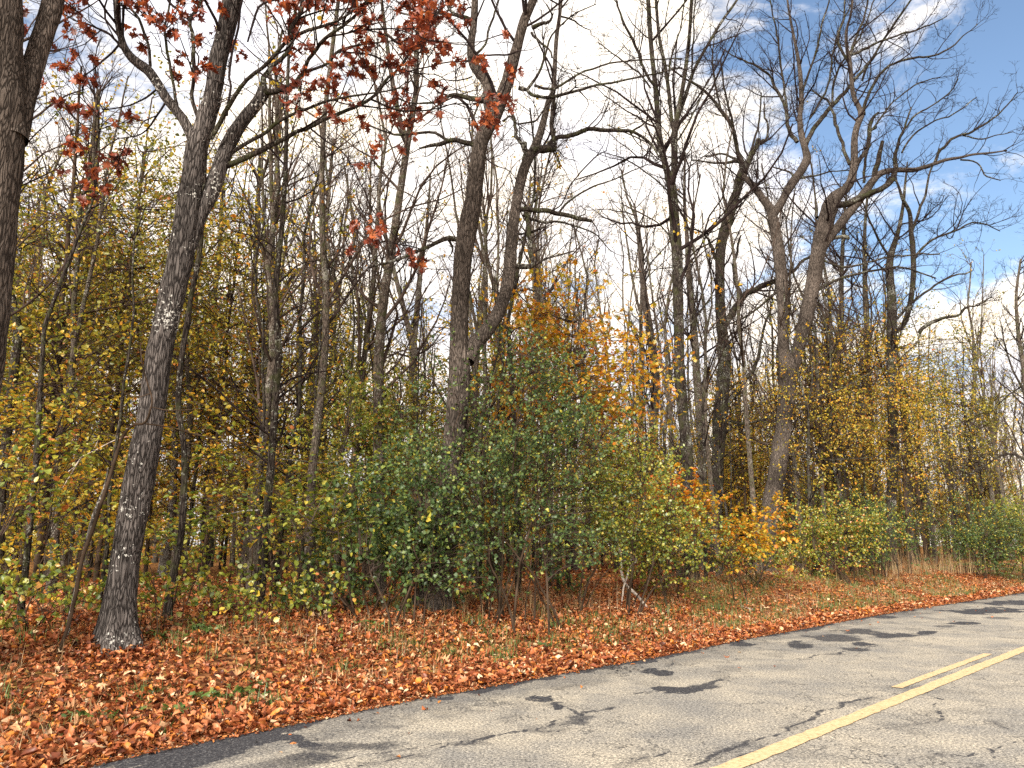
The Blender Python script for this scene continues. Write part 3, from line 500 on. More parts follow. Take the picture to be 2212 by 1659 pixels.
TREES['C'] = traced_tree('old_oak', 'tall bare grey oak rising from the big green bush, second stem curving right', (935, 1312),
 [[(936, 1314, 74), (945, 1270, 66), (952, 1206, 60), (960, 1130, 54), (969, 1053, 50), (977, 986, 47), (988, 886, 47), (993, 820, 47), (992, 770, 44), (991, 720, 39), (994, 653, 37), (997, 600, 38), (1001, 553, 40), (1010, 500, 42), (1022, 433, 37), (1029, 367, 33), (1036, 317, 31), (1049, 283, 32), (1066, 250, 34), (1079, 222, 28), (1092, 187, 26), (1108, 133, 25), (1122, 83, 21), (1134, 40, 20), (1152, 0, 18), (1175, -70, 16), (1200, -180, 12), (1215, -320, 7)],
  [(1008, 780, 34), (1020, 752, 34), (1035, 732, 32), (1057, 708, 30), (1077, 673, 28), (1093, 630, 28), (1100, 586, 27), (1102, 553, 26), (1107, 500, 24), (1117, 433, 22), (1127, 383, 22), (1138, 350, 22), (1154, 320, 18), (1168, 285, 16), (1177, 250, 14), (1186, 215, 12), (1195, 198, 11), (1198, 150, 10), (1202, 83, 9), (1209, 33, 8), (1212, 0, 7), (1220, -90, 5)],
  [(1062, 255, 22), (1055, 225, 21), (1054, 187, 21), (1046, 170, 22), (1034, 155, 22), (1021, 133, 20), (1017, 100, 17), (1021, 70, 15), (1024, 43, 15), (1026, 0, 14), (1026, -60, 12), (1015, -160, 8)]],
 [[(1024, 312, 13), (1000, 310, 11), (970, 307, 10), (935, 315, 8), (907, 320, 4)],
  [(970, 305, 8), (937, 287, 6), (897, 285, 6), (854, 293, 5), (820, 280, 4), (780, 262, 4), (770, 230, 3)],
  [(990, 518, 11), (970, 515, 11), (944, 522, 9), (911, 540, 8), (880, 553, 7), (840, 568, 6), (794, 580, 4)], [(970, 520, 6), (976, 535, 5), (975, 548, 3)],
  [(1046, 215, 14), (1010, 211, 11), (987, 208, 8), (967, 207, 7), (950, 218, 6), (900, 222, 4), (860, 212, 3)], [(950, 218, 4), (955, 250, 3), (945, 270, 2)],
  [(1120, 190, 10), (1137, 193, 8), (1154, 208, 7), (1204, 203, 7), (1244, 197, 6), (1304, 180, 5), (1380, 165, 4), (1474, 147, 3)],
  [(1140, 192, 7), (1160, 172, 6), (1175, 120, 5), (1195, 75, 4), (1230, 40, 3), (1290, 10, 2)], [(1154, 184, 6), (1187, 193, 6), (1230, 175, 5), (1300, 140, 4), (1400, 130, 3), (1474, 127, 3)],
  [(1150, 60, 10), (1165, 53, 8), (1185, 45, 6), (1190, 30, 4), (1180, 10, 3)], [(1148, 70, 6), (1170, 92, 5), (1190, 110, 4), (1195, 125, 4)],
  [(1020, 45, 10), (1000, 35, 9), (980, 30, 7), (970, 10, 6), (960, -30, 5)], [(1000, 40, 6), (960, 33, 6), (920, 28, 5), (880, 33, 4), (850, 20, 3)], 
  [(1030, 115, 6), (1050, 90, 5), (1058, 50, 5), (1075, 10, 4), (1090, -40, 3)], [(1030, 120, 4), (1060, 117, 4), (1095, 117, 4), (1120, 110, 3)], [(1020, 165, 3), (985, 175, 3), (950, 175, 2), (900, 190, 2)], [(1022, 130, 4), (960, 135, 3), (900, 150, 3), (840, 165, 2)],
  [(1138, 345, 14), (1150, 330, 17), (1175, 322, 18), (1192, 322, 18), (1197, 325, 12)], [(1186, 312, 11), (1215, 298, 10), (1257, 287, 10), (1304, 277, 9), (1364, 289, 7), (1404, 307, 5), (1424, 340, 3)], [(1364, 289, 5), (1385, 275, 4), (1400, 262, 3), (1420, 250, 2)],
  [(1192, 318, 10), (1189, 300, 10), (1192, 260, 10), (1194, 233, 10), (1197, 205, 9)], [(1138, 350, 14), (1138, 325, 13), (1139, 305, 12)], [(1128, 312, 8), (1116, 290, 8), (1112, 262, 7), (1104, 245, 6), (1100, 228, 5)],
  [(1120, 268, 4), (1140, 266, 4), (1160, 258, 4), (1175, 235, 3)], [(1085, 262, 5), (1100, 250, 4), (1110, 262, 4)],
  [(1120, 452, 12), (1145, 454, 11), (1170, 457, 11), (1220, 465, 10), (1262, 470, 9), (1280, 474, 6)], [(1130, 463, 8), (1160, 475, 7), (1180, 484, 6), (1204, 480, 5), (1240, 487, 4), (1290, 510, 3), (1320, 545, 2)], [(1180, 488, 5), (1150, 500, 5), (1120, 505, 4)],
  [(1205, 462, 5), (1225, 440, 5), (1245, 425, 4), (1275, 408, 4), (1330, 385, 3), (1400, 355, 2)], [(1190, 458, 4), (1210, 445, 3), (1225, 415, 3), (1250, 375, 3), (1285, 340, 3), (1310, 325, 2)],
  [(1106, 582, 16), (1120, 578, 13), (1140, 577, 12), (1153, 572, 13), (1151, 553, 11), (1148, 520, 11), (1141, 480, 10), (1137, 455, 9)], [(1154, 572, 6), (1175, 560, 5), (1205, 550, 4), (1240, 540, 3)],
  [(1049, 200, 4), (1080, 210, 3), (1100, 150, 3)], [(1036, 330, 3), (1060, 350, 3), (1100, 370, 2), (1120, 395, 2)],
  [(1180, -70, 9), (1240, -130, 6), (1300, -200, 4)], [(1026, -60, 8), (970, -120, 6), (930, -200, 4)], [(1212, 0, 4), (1250, -60, 3)]],
 'bark_grey', flare=1.4, twigs=0.85, crown_z=8.5, limb_dens=.9, ns=26)
TREES['D'] = traced_tree('straight_maple', 'straight slim tree dividing into parallel bare stems, foot beside the leaning dead branch', (1492, 1257),
 [[(1493, 1259, 32), (1491, 1206, 28), (1488, 1106, 26), (1484, 986, 25), (1475, 886, 24), (1468, 786, 22), (1466, 700, 21), (1464, 620, 22), (1463, 553, 22), (1459, 500, 22), (1454, 440, 21), (1450, 400, 20), (1438, 360, 14), (1428, 320, 13), (1423, 283, 12), (1417, 200, 11), (1410, 133, 10), (1404, 67, 10), (1400, 0, 9), (1390, -100, 7), (1385, -230, 4)],
  [(1451, 402, 14), (1456, 370, 14), (1457, 333, 14), (1458, 283, 13), (1467, 233, 10), (1478, 170, 9), (1488, 90, 8), (1494, 0, 7), (1500, -110, 5)], [(1457, 290, 8), (1451, 260, 8), (1445, 200, 8), (1436, 140, 8), (1424, 80, 7), (1417, 0, 6), (1412, -100, 4)],
  [(1462, 260, 9), (1480, 210, 8), (1500, 150, 7), (1530, 95, 6), (1560, 45, 6), (1592, 0, 5), (1640, -80, 4)]],
 [[(1418, 200, 7), (1400, 165, 6), (1371, 100, 6), (1350, 50, 5), (1335, 10, 4), (1320, -50, 3)], [(1405, 190, 4), (1370, 150, 4), (1330, 120, 3), (1290, 90, 2)], [(1440, 340, 4), (1400, 310, 3), (1350, 285, 3), (1310, 270, 2)], [(1450, 420, 4), (1415, 385, 3), (1360, 350, 3), (1310, 330, 2)],
  [(1455, 520, 4), (1420, 480, 3), (1380, 460, 3), (1340, 440, 2)], [(1466, 720, 4), (1500, 690, 3), (1530, 650, 3)], [(1458, 310, 4), (1490, 260, 4), (1510, 220, 3), (1530, 170, 2)], [(1442, 180, 4), (1450, 120, 4), (1470, 60, 3), (1480, -10, 3)], [(1496, 170, 4), (1495, 110, 4), (1500, 50, 3), (1505, -40, 3)]],
 'bark_dark', twigs=0.8, crown_z=8.5, limb_dens=.9, ns=14)
TREES['E'] = traced_tree('twisted_maple', 'dark knotty tree between the slim maple and the large right oak, one limb sweeping right', (1549, 1236),
 [[(1547, 1240, 30), (1545, 1150, 26), (1549, 1060, 26), (1551, 986, 26), (1556, 910, 30), (1560, 853, 30), (1564, 800, 27), (1562, 740, 24), (1557, 686, 22), (1555, 620, 20), (1556, 553, 20), (1560, 520, 22), (1571, 480, 23), (1584, 435, 20), (1597, 400, 16), (1612, 360, 13), (1626, 330, 11), (1638, 312, 9), (1650, 302, 6)],
  [(1590, 420, 12), (1592, 395, 14), (1600, 375, 16), (1605, 360, 16), (1594, 330, 9), (1588, 300, 9), (1580, 270, 8), (1558, 240, 8), (1540, 215, 6), (1518, 193, 6), (1495, 178, 5), (1475, 167, 4), (1440, 140, 3)]],
 [[(1560, 720, 15), (1571, 695, 15), (1591, 660, 14), (1610, 638, 13), (1635, 623, 13), (1658, 613, 12), (1681, 606, 11), (1708, 590, 8), (1740, 560, 6), (1780, 540, 4)], [(1601, 646, 9), (1597, 630, 9), (1588, 603, 8), (1585, 575, 7), (1590, 550, 6), (1600, 510, 4)],
  [(1560, 905, 15), (1575, 868, 13), (1600, 840, 11), (1620, 813, 10), (1632, 790, 8), (1641, 766, 8), (1644, 735, 6), (1655, 700, 5), (1668, 660, 4), (1675, 610, 3)], [(1545, 560, 8), (1538, 535, 8), (1530, 520, 6), (1510, 500, 4), (1480, 490, 3)],
  [(1610, 352, 9), (1590, 350, 8), (1560, 352, 5), (1530, 350, 4), (1495, 345, 3)], [(1600, 350, 7), (1575, 338, 5), (1550, 335, 4), (1520, 338, 3)], [(1636, 314, 8), (1640, 300, 9), (1643, 310, 6)], [(1560, 245, 4), (1545, 180, 4), (1540, 120, 3), (1545, 60, 2)], [(1592, 320, 5), (1580, 250, 5), (1565, 190, 4), (1555, 130, 3)],
  [(1645, 308, 5), (1660, 290, 5), (1655, 255, 4), (1650, 220, 3)], [(1618, 345, 5), (1630, 300, 5), (1640, 260, 4), (1645, 200, 3)], [(1552, 1000, 8), (1530, 940, 8), (1510, 975, 0.5)], [(1570, 905, 6), (1600, 915, 5), (1640, 910, 4), (1690, 890, 3)], [(1540, 970, 6), (1580, 925, 6), (1604, 915, 5), (1660, 908, 4)]],
 'bark_dark', twigs=0.9, crown_z=8, limb_dens=1.0, ns=14)
TREES['G'] = traced_tree('great_oak', 'largest bare oak at right with wide forked crown reaching over the road', (1652, 1238),
 [[(1648, 1242, 52), (1650, 1206, 46), (1658, 1150, 42), (1667, 1086, 40), (1675, 1040, 37), (1684, 986, 37), (1692, 930, 34), (1696, 886, 33), (1700, 850, 36), (1702, 810, 38), (1697, 780, 30), (1692, 740, 24), (1691, 680, 23), (1690, 630, 25), (1687, 586, 25), (1681, 533, 24), (1672, 483, 21), (1664, 452, 20), (1648, 430, 15), (1630, 405, 14), (1614, 388, 12), (1603, 377, 10)],
  [(1706, 820, 26), (1718, 780, 27), (1728, 740, 28), (1740, 690, 30), (1751, 640, 29), (1760, 590, 31), (1768, 545, 32), (1776, 505, 34), (1786, 470, 35), (1798, 435, 32), (1814, 417, 22), (1830, 405, 19), (1840, 385, 18), (1845, 350, 15), (1846, 300, 14), (1852, 270, 13), (1861, 248, 13), (1852, 225, 10), (1843, 205, 10), (1839, 170, 9), (1835, 133, 9), (1829, 100, 7), (1828, 67, 6), (1838, 30, 5), (1845, -30, 4)],
  [(1668, 470, 17), (1676, 455, 18), (1690, 433, 17), (1702, 410, 18), (1715, 390, 18), (1730, 370, 18), (1741, 350, 18), (1744, 340, 16), (1738, 318, 14), (1730, 285, 13), (1728, 255, 11), (1731, 220, 10), (1730, 180, 9), (1726, 140, 8), (1717, 90, 6), (1708, 45, 5), (1701, 0, 4), (1695, -70, 3)],
  [(1770, 548, 20), (1790, 515, 19), (1810, 490, 19), (1835, 458, 19), (1855, 433, 19), (1872, 410, 18), (1884, 392, 16), (1900, 376, 14), (1925, 368, 12), (1950, 367, 11), (1975, 367, 10), (2000, 360, 9), (2021, 353, 8), (2045, 345, 7), (2075, 340, 6), (2100, 334, 5), (2141, 330, 4), (2175, 325, 3)]],
 [[(1808, 440, 16), (1835, 436, 14), (1860, 427, 13), (1885, 418, 12), (1910, 402, 12), (1930, 382, 12), (1938, 355, 10), (1937, 333, 8), (1943, 305, 6), (1950, 283, 5), (1960, 255, 4), (1968, 230, 3)],
  [(2018, 354, 6), (2027, 340, 6), (2030, 325, 6), (2050, 305, 6), (2075, 293, 5), (2110, 278, 5), (2141, 260, 4), (2175, 230, 3), (2200, 200, 2)], [(2080, 293, 3), (2120, 300, 3), (2160, 290, 2), (2190, 285, 2)], [(2075, 345, 4), (2110, 352, 3), (2130, 380, 3), (2160, 390, 2)],
  [(1889, 380, 12), (1894, 355, 11), (1902, 330, 10), (1908, 303, 7)], [(1850, 355, 10), (1865, 330, 9), (1876, 305, 9), (1878, 278, 9), (1885, 258, 7), (1898, 243, 5)], [(1876, 290, 5), (1890, 275, 4), (1892, 270, 2)],
  [(1741, 312, 11), (1750, 290, 10), (1762, 270, 10), (1780, 250, 9), (1795, 232, 9), (1812, 215, 9), (1828, 195, 8), (1840, 178, 7), (1860, 155, 6), (1876, 137, 5), (1895, 117, 4)],
  [(1722, 307, 9), (1710, 292, 9), (1702, 270, 8), (1699, 240, 8), (1690, 215, 7), (1675, 187, 6), (1660, 165, 5), (1640, 145, 5), (1618, 135, 4), (1590, 125, 3), (1560, 105, 2)], [(1700, 232, 5), (1692, 190, 5), (1687, 150, 4), (1680, 90, 4), (1670, 30, 3), (1660, -30, 3)],
  [(1750, 255, 5), (1775, 215, 5), (1790, 180, 4), (1800, 120, 4), (1815, 60, 3), (1840, 10, 3)], [(1732, 205, 5), (1745, 160, 5), (1760, 120, 4), (1775, 60, 4), (1790, 0, 3), (1800, -60, 3)], [(1797, 232, 6), (1785, 215, 5), (1770, 210, 4), (1755, 195, 3)], [(1798, 225, 5), (1800, 180, 5), (1815, 140, 4), (1845, 100, 4), (1870, 50, 3), (1895, -20, 3)],
  [(1866, 248, 8), (1875, 215, 7), (1886, 183, 6), (1900, 160, 6), (1930, 137, 5), (1960, 128, 5), (2008, 123, 4), (2040, 112, 4), (2070, 88, 3), (2095, 68, 2), (2112, 52, 2)], [(1840, 118, 6), (1865, 108, 6), (1891, 93, 5), (1925, 82, 4), (1968, 68, 4), (2010, 52, 3), (2045, 35, 2)],
  [(1836, 120, 6), (1845, 92, 6), (1858, 60, 5), (1868, 30, 4), (1875, 0, 4), (1885, -60, 3)], [(1862, 175, 5), (1880, 130, 5), (1905, 90, 5), (1935, 45, 5), (1965, 5, 4), (2000, -50, 3)], [(1835, 140, 6), (1818, 110, 6), (1812, 75, 5), (1822, 45, 4), (1825, 0, 3), (1832, -50, 3)],
  [(1835, 355, 8), (1822, 320, 7), (1812, 290, 7), (1800, 250, 6), (1795, 235, 5)], [(1878, 285, 4), (1905, 250, 4), (1940, 210, 3), (1985, 180, 3), (2030, 165, 2)], [(1950, 283, 4), (1975, 250, 4), (2010, 230, 3), (2050, 200, 3), (2070, 170, 2)], [(1948, 330, 4), (1975, 290, 4), (2015, 262, 3), (2060, 245, 3), (2110, 210, 2)],
  [(1730, 385, 5), (1760, 380, 4), (1800, 370, 3), (1840, 370, 2)], [(1715, 390, 6), (1712, 380, 5), (1700, 370, 4), (1670, 360, 3)], [(1866, 395, 6), (1868, 360, 6), (1873, 330, 5), (1880, 310, 4)],
  [(1688, 620, 6), (1650, 655, 5), (1600, 690, 4), (1540, 710, 3)], [(1780, 510, 6), (1800, 515, 8), (1825, 510, 8), (1833, 515, 7)], [(1770, 560, 5), (1830, 575, 5), (1900, 560, 4), (1960, 550, 4), (2030, 548, 3)], [(1755, 640, 5), (1790, 612, 6), (1830, 600, 6), (1880, 585, 5), (1950, 578, 4), (2020, 600, 3)],
  [(1740, 712, 4), (1800, 715, 4), (1850, 705, 3), (1900, 690, 2)], [(1706, 880, 4), (1740, 870, 4), (1790, 850, 3), (1840, 830, 3), (1900, 790, 2)], [(1690, 985, 5), (1730, 985, 6), (1790, 992, 5), (1850, 990, 3), (1900, 985, 2)], [(1765, 470, 8), (1763, 440, 6), (1762, 432, 3)]],
 'bark_grey', twigs=0.95, crown_z=9, limb_dens=1.0, ns=22)
TREES['H'] = traced_tree('double_trunk_tree', 'bare tree with two close dark stems behind the yellow leaves right of the great oak', (1925, 1222),
 [[(1926, 1224, 22), (1925, 1100, 21), (1930, 986, 21), (1928, 886, 20), (1926, 786, 20), (1927, 700, 20), (1926, 640, 18), (1921, 590, 16), (1924, 553, 14), (1940, 500, 9), (1950, 450, 7), (1955, 400, 5), (1960, 350, 3)], [(1930, 720, 10), (1952, 700, 11), (1965, 660, 11), (1973, 600, 11), (1972, 540, 11), (1968, 500, 10), (1965, 460, 8), (1950, 430, 7), (1940, 400, 5), (1925, 370, 4)]],
 [[(1970, 500, 6), (1985, 460, 6), (2000, 420, 5), (2010, 370, 4), (2030, 320, 3)], [(1972, 560, 5), (2010, 520, 5), (2060, 500, 4), (2110, 480, 3), (2160, 500, 2)], [(1935, 690, 6), (1960, 660, 6), (2000, 630, 5), (2050, 600, 4), (2100, 585, 3)], [(1985, 720, 9), (1995, 705, 8), (2030, 690, 7), (2070, 680, 5), (2085, 665, 5), (2110, 660, 3), (2145, 640, 2)], [(1925, 560, 5), (1900, 520, 5), (1880, 480, 4), (1860, 430, 3)]],
 'bark_dark', twigs=.9, crown_z=7, limb_dens=.9, ns=12, Y0=31)
TREES['I'] = traced_tree('edge_tree', 'pale grey bare tree at the far right end of the wood', (2235, 1205),
 [[(2232, 1206, 16), (2228, 1000, 14), (2222, 900, 12), (2212, 800, 10), (2200, 720, 8), (2195, 640, 6), (2205, 560, 4)]],
 [[(2218, 860, 5), (2190, 800, 4), (2170, 740, 3), (2160, 690, 2)], [(2205, 770, 4), (2230, 700, 4), (2245, 620, 3)], [(2228, 1000, 6), (2180, 980, 5), (2120, 1010, 4), (2060, 1050, 3)], [(2215, 830, 4), (2170, 860, 3), (2130, 900, 2)]],
 'bark_pole', twigs=1.1, crown_z=3.5, limb_dens=1.8, ns=10, Y0=34)
for nm, lab, bp, st, bk, cz in [
 ('snag', 'broken grey dead trunk, thickest one left of the leaning oak', (135, 1215), [[(135, 1220, 30), (134, 1053, 27), (133, 950, 26), (130, 860, 25), (127, 760, 24), (123, 680, 22), (120, 655, 15)]], 'bark_pole', 50),
 ('pole_tree', 'straight grey trunk between the broken snag and the leaning oak', (182, 1225), [[(183, 1230, 32), (183, 1106, 30), (182, 1000, 28), (181, 886, 24), (185, 740, 22), (190, 650, 20), (197, 560, 18), (202, 450, 15), (208, 330, 12), (212, 200, 8)]], 'bark_pole', 7),
 ('pole_tree', 'dark trunk leaning right across the broken snag at left', (112, 1260), [[(112, 1262, 22), (118, 1100, 20), (128, 1000, 19), (136, 886, 18), (155, 786, 16), (171, 670, 15), (184, 570, 14), (190, 450, 12), (198, 330, 9), (210, 200, 6)]], 'bark_dark', 7),
 ('pole_tree', 'dark slim trunk nearest the left edge of the wood, bending right', (-8, 1290), [[(-8, 1292, 26), (0, 1100, 22), (14, 950, 20), (30, 800, 19), (38, 720, 17), (30, 660, 15), (16, 600, 13), (10, 500, 11), (14, 380, 8), (20, 240, 6)]], 'bark_dark', 6),
 ('pole_tree', 'thin dark tree forking upward just left of the leaning oak', (217, 1215), [[(216, 1218, 16), (222, 1050, 14), (229, 886, 13), (244, 786, 11), (256, 690, 10), (270, 610, 9), (285, 550, 8), (300, 440, 6), (310, 330, 5)]], 'bark_dark', 6),
 ('pole_tree', 'short curved trunk with pale lichen foot right of the leaning oak', (362, 1340), [[(362, 1342, 18), (364, 1300, 17), (372, 1250, 16), (384, 1200, 15), (392, 1150, 14), (398, 1050, 13), (396, 950, 12), (385, 880, 12), (392, 780, 12), (404, 700, 12), (413, 640, 11), (430, 553, 11), (438, 450, 9), (445, 330, 6)]], 'bark_dark', 7),
 ('pole_tree', 'mottled pale trunk directly behind the leaning oak on its right', (352, 1248), [[(352, 1252, 22), (357, 1200, 21), (368, 1130, 18), (375, 1050, 15), (377, 900, 12), (372, 750, 10), (370, 600, 8)]], 'bark_pale', 9),
 ('pole_tree', 'straight slender trunk with short side twigs midway between leaning oak and green bush', (455, 1225), [[(454, 1228, 13), (456, 1100, 12), (456, 1000, 11), (456, 860, 10), (459, 720, 9), (466, 620, 9), (473, 553, 9), (480, 420, 7), (490, 300, 5)]], 'bark_dark', 6),
 ('pole_tree', 'tall dark trunk in a close pair left of the green bush', (540, 1215), [[(540, 1218, 13), (541, 1050, 12), (543, 900, 12), (546, 750, 12), (551, 600, 11), (556, 450, 9), (562, 330, 6)]], 'bark_dark', 6),
 ('pole_tree', 'thicker brown partner of the close pair left of the green bush', (575, 1235), [[(574, 1238, 20), (575, 1100, 19), (576, 1000, 18), (577, 900, 18), (580, 750, 17), (584, 620, 15), (590, 480, 12), (600, 340, 8), (610, 220, 5)]], 'bark_pole', 6),
 ('pole_tree', 'leaning forked trunk crossing the pair left of the green bush', (590, 1225), [[(592, 1230, 14), (590, 1050, 14), (588, 900, 13), (592, 780, 12), (604, 690, 11), (612, 630, 10), (640, 590, 8), (680, 560, 7), (705, 540, 4)]], 'bark_dark', 6),
 ('pole_tree', 'stout grey trunk close to the left side of the green bush', (664, 1230), [[(664, 1232, 20), (663, 1120, 19), (665, 1000, 18), (668, 880, 17), (676, 760, 15), (690, 640, 13), (700, 540, 11), (708, 440, 9), (720, 300, 6)]], 'bark_pole', 6),
 ('pole_tree', 'twin-stemmed grey tree rising behind the top left of the green bush', (892, 1220), [[(892, 1224, 18), (892, 1000, 18), (892, 800, 18), (893, 750, 18), (880, 700, 12), (868, 650, 11), (855, 600, 10), (840, 540, 9), (825, 470, 6), (815, 400, 4)], [(893, 750, 14), (900, 680, 13), (905, 620, 12), (910, 570, 11), (918, 520, 8), (925, 450, 6), (930, 380, 4)]], 'bark_pole', 6),
 ('pole_tree', 'dark trunk standing between the old oak stem and the orange maple leaves', (1180, 1215), [[(1182, 1218, 18), (1180, 1000, 18), (1170, 850, 17), (1163, 720, 15), (1158, 640, 14), (1152, 560, 11), (1146, 500, 10), (1142, 460, 8), (1146, 380, 4)]], 'bark_pole', 6),
 ('pole_tree', 'grey trunk with hollow scar right of the orange maple leaves', (1400, 1225), [[(1404, 1230, 20), (1408, 1050, 20), (1413, 900, 19), (1415, 800, 19), (1407, 740, 18), (1398, 680, 16), (1390, 620, 14), (1384, 560, 11), (1378, 500, 8), (1370, 440, 5)]], 'bark_grey', 6),
 ('pole_tree', 'slim grey trunk close beside the left of the twisted maple', (1512, 1232), [[(1516, 1234, 18), (1518, 1050, 18), (1512, 900, 18), (1506, 820, 17), (1501, 740, 16), (1494, 660, 14), (1487, 580, 12), (1483, 500, 9), (1478, 420, 6), (1480, 330, 4)]], 'bark_pole', 6),
 ('pole_tree', 'dark straight trunk first to the right of the great oak', (1780, 1205), [[(1778, 1208, 15), (1795, 950, 14), (1812, 800, 12), (1817, 700, 11), (1818, 600, 9), (1822, 500, 7), (1828, 420, 4)]], 'bark_dark', 5),
 ('pole_tree', 'dark bare trunk halfway from the great oak to the double trunk', (1872, 1205), [[(1872, 1208, 15), (1874, 1000, 14), (1876, 850, 14), (1872, 700, 12), (1868, 600, 10), (1868, 500, 7), (1874, 420, 5)]], 'bark_dark', 5),
 ('pole_tree', 'pale crooked little trunk with dark knot right of the great oak foot', (1765, 1215), [[(1764, 1218, 14), (1770, 1080, 14), (1782, 1020, 15), (1788, 980, 12), (1800, 930, 10), (1812, 900, 9), (1825, 870, 5)]], 'bark_pale', 5),
 ]:
    traced_tree(nm, lab, bp, st, [], bk, twigs=0.6, crown_z=cz if nm != 'snag' else 50, limb_dens=1.4, ns=10, flare=1.15, fine=False)
def T(msg):
    import time; print('T', msg, round(time.perf_counter(), 1))
T('traced')

# ------------------------------------------------------------------ prototypes for the wood behind
def cp_tree(root, loc, rz, label, group, scale, tilt=(0, 0)):
    r = root.copy(); COL.objects.link(r); r.location = tuple(float(v) for v in loc); r.rotation_euler = (tilt[0], tilt[1], rz); r.scale = scale if isinstance(scale, tuple) else (scale,) * 3; r['label'] = label; r['group'] = group
    for ch in root.children:
        c = ch.copy(); COL.objects.link(c); c.parent = r
    return r
def pole_proto(h, r, leafy, kind):
    root = thing('pole_tree', '-', 'tree'); z = np.linspace(-.3, h, 14)
    k = np.stack([z * .22 + rng.random() * 50, z * 0, z * 0], -1); P = np.stack([fbm(k, 3) * 1.5 * (z / h).clip(0), fbm(k + 30, 3) * 1.5 * (z / h).clip(0), z], -1); R = r * (1 - 0.8 * (z / h).clip(0)) + .01; R[0] *= 1.4; R[1] *= 1.1
    St = [(P, R)]
    if rng.random() < .55:
        i = rng.integers(5, 9); a = rng.uniform(0, 6.28); tt = np.linspace(0, 1, 14); L = h * (1 - i / 14)
        P2 = P[i] + np.stack([np.cos(a) * (tt ** .7) * L * .16, np.sin(a) * (tt ** .7) * L * .16, tt * L * .92], -1) + fbm(np.stack([tt * 3, tt * 0 + a, tt * 0], -1), 3)[:, None] * .3 * tt[:, None]; St.append((P2, R[i] * .75 * (1 - .8 * tt) + .008))
    A = np.array([s[0] for s in St]); B = np.array([s[1] for s in St])
    V, F = tubes(A, B, 9); link('trunk', mesh_np('trunk', V, F, M['bark_pole'], smooth=True), root)
    P1, R1 = grow(A, B, 1.5, .25, 1, .24, 42, K=7, trop=.14, rmin=.010, lmin=1.0, tend=.5, forkend=2)
    P2_, R2 = grow(P1, R1, 2.2, .15, 1, .42, 42, K=5, trop=.08, rmin=.007, lmin=.45, tend=.4, forkend=1)
    P3_, R3 = grow(P2_, R2, 4.2, .1, 1, .45, 40, K=4, trop=.06, rmin=.0055, lmin=.25, tend=.4, forkend=1)
    V, F = join([tubes(P1, R1, 4), tubes(P2_, R2, 3), tubes(P3_, R3, 3)]); link('branches', mesh_np('branches', V, F, M['twig_far']), root, kind='stuff')
    if leafy:
        sel = P3_[rng.random(len(P3_)) < leafy]; g = leaves_on(sel, 4, .085, flat=.35, kind='diamond', droop=.25, curl=.3, frac=.8, aspect=.9)
        link('leaves', leaf_mesh('leaves', [g], M[kind]), root, kind='stuff')
    return root
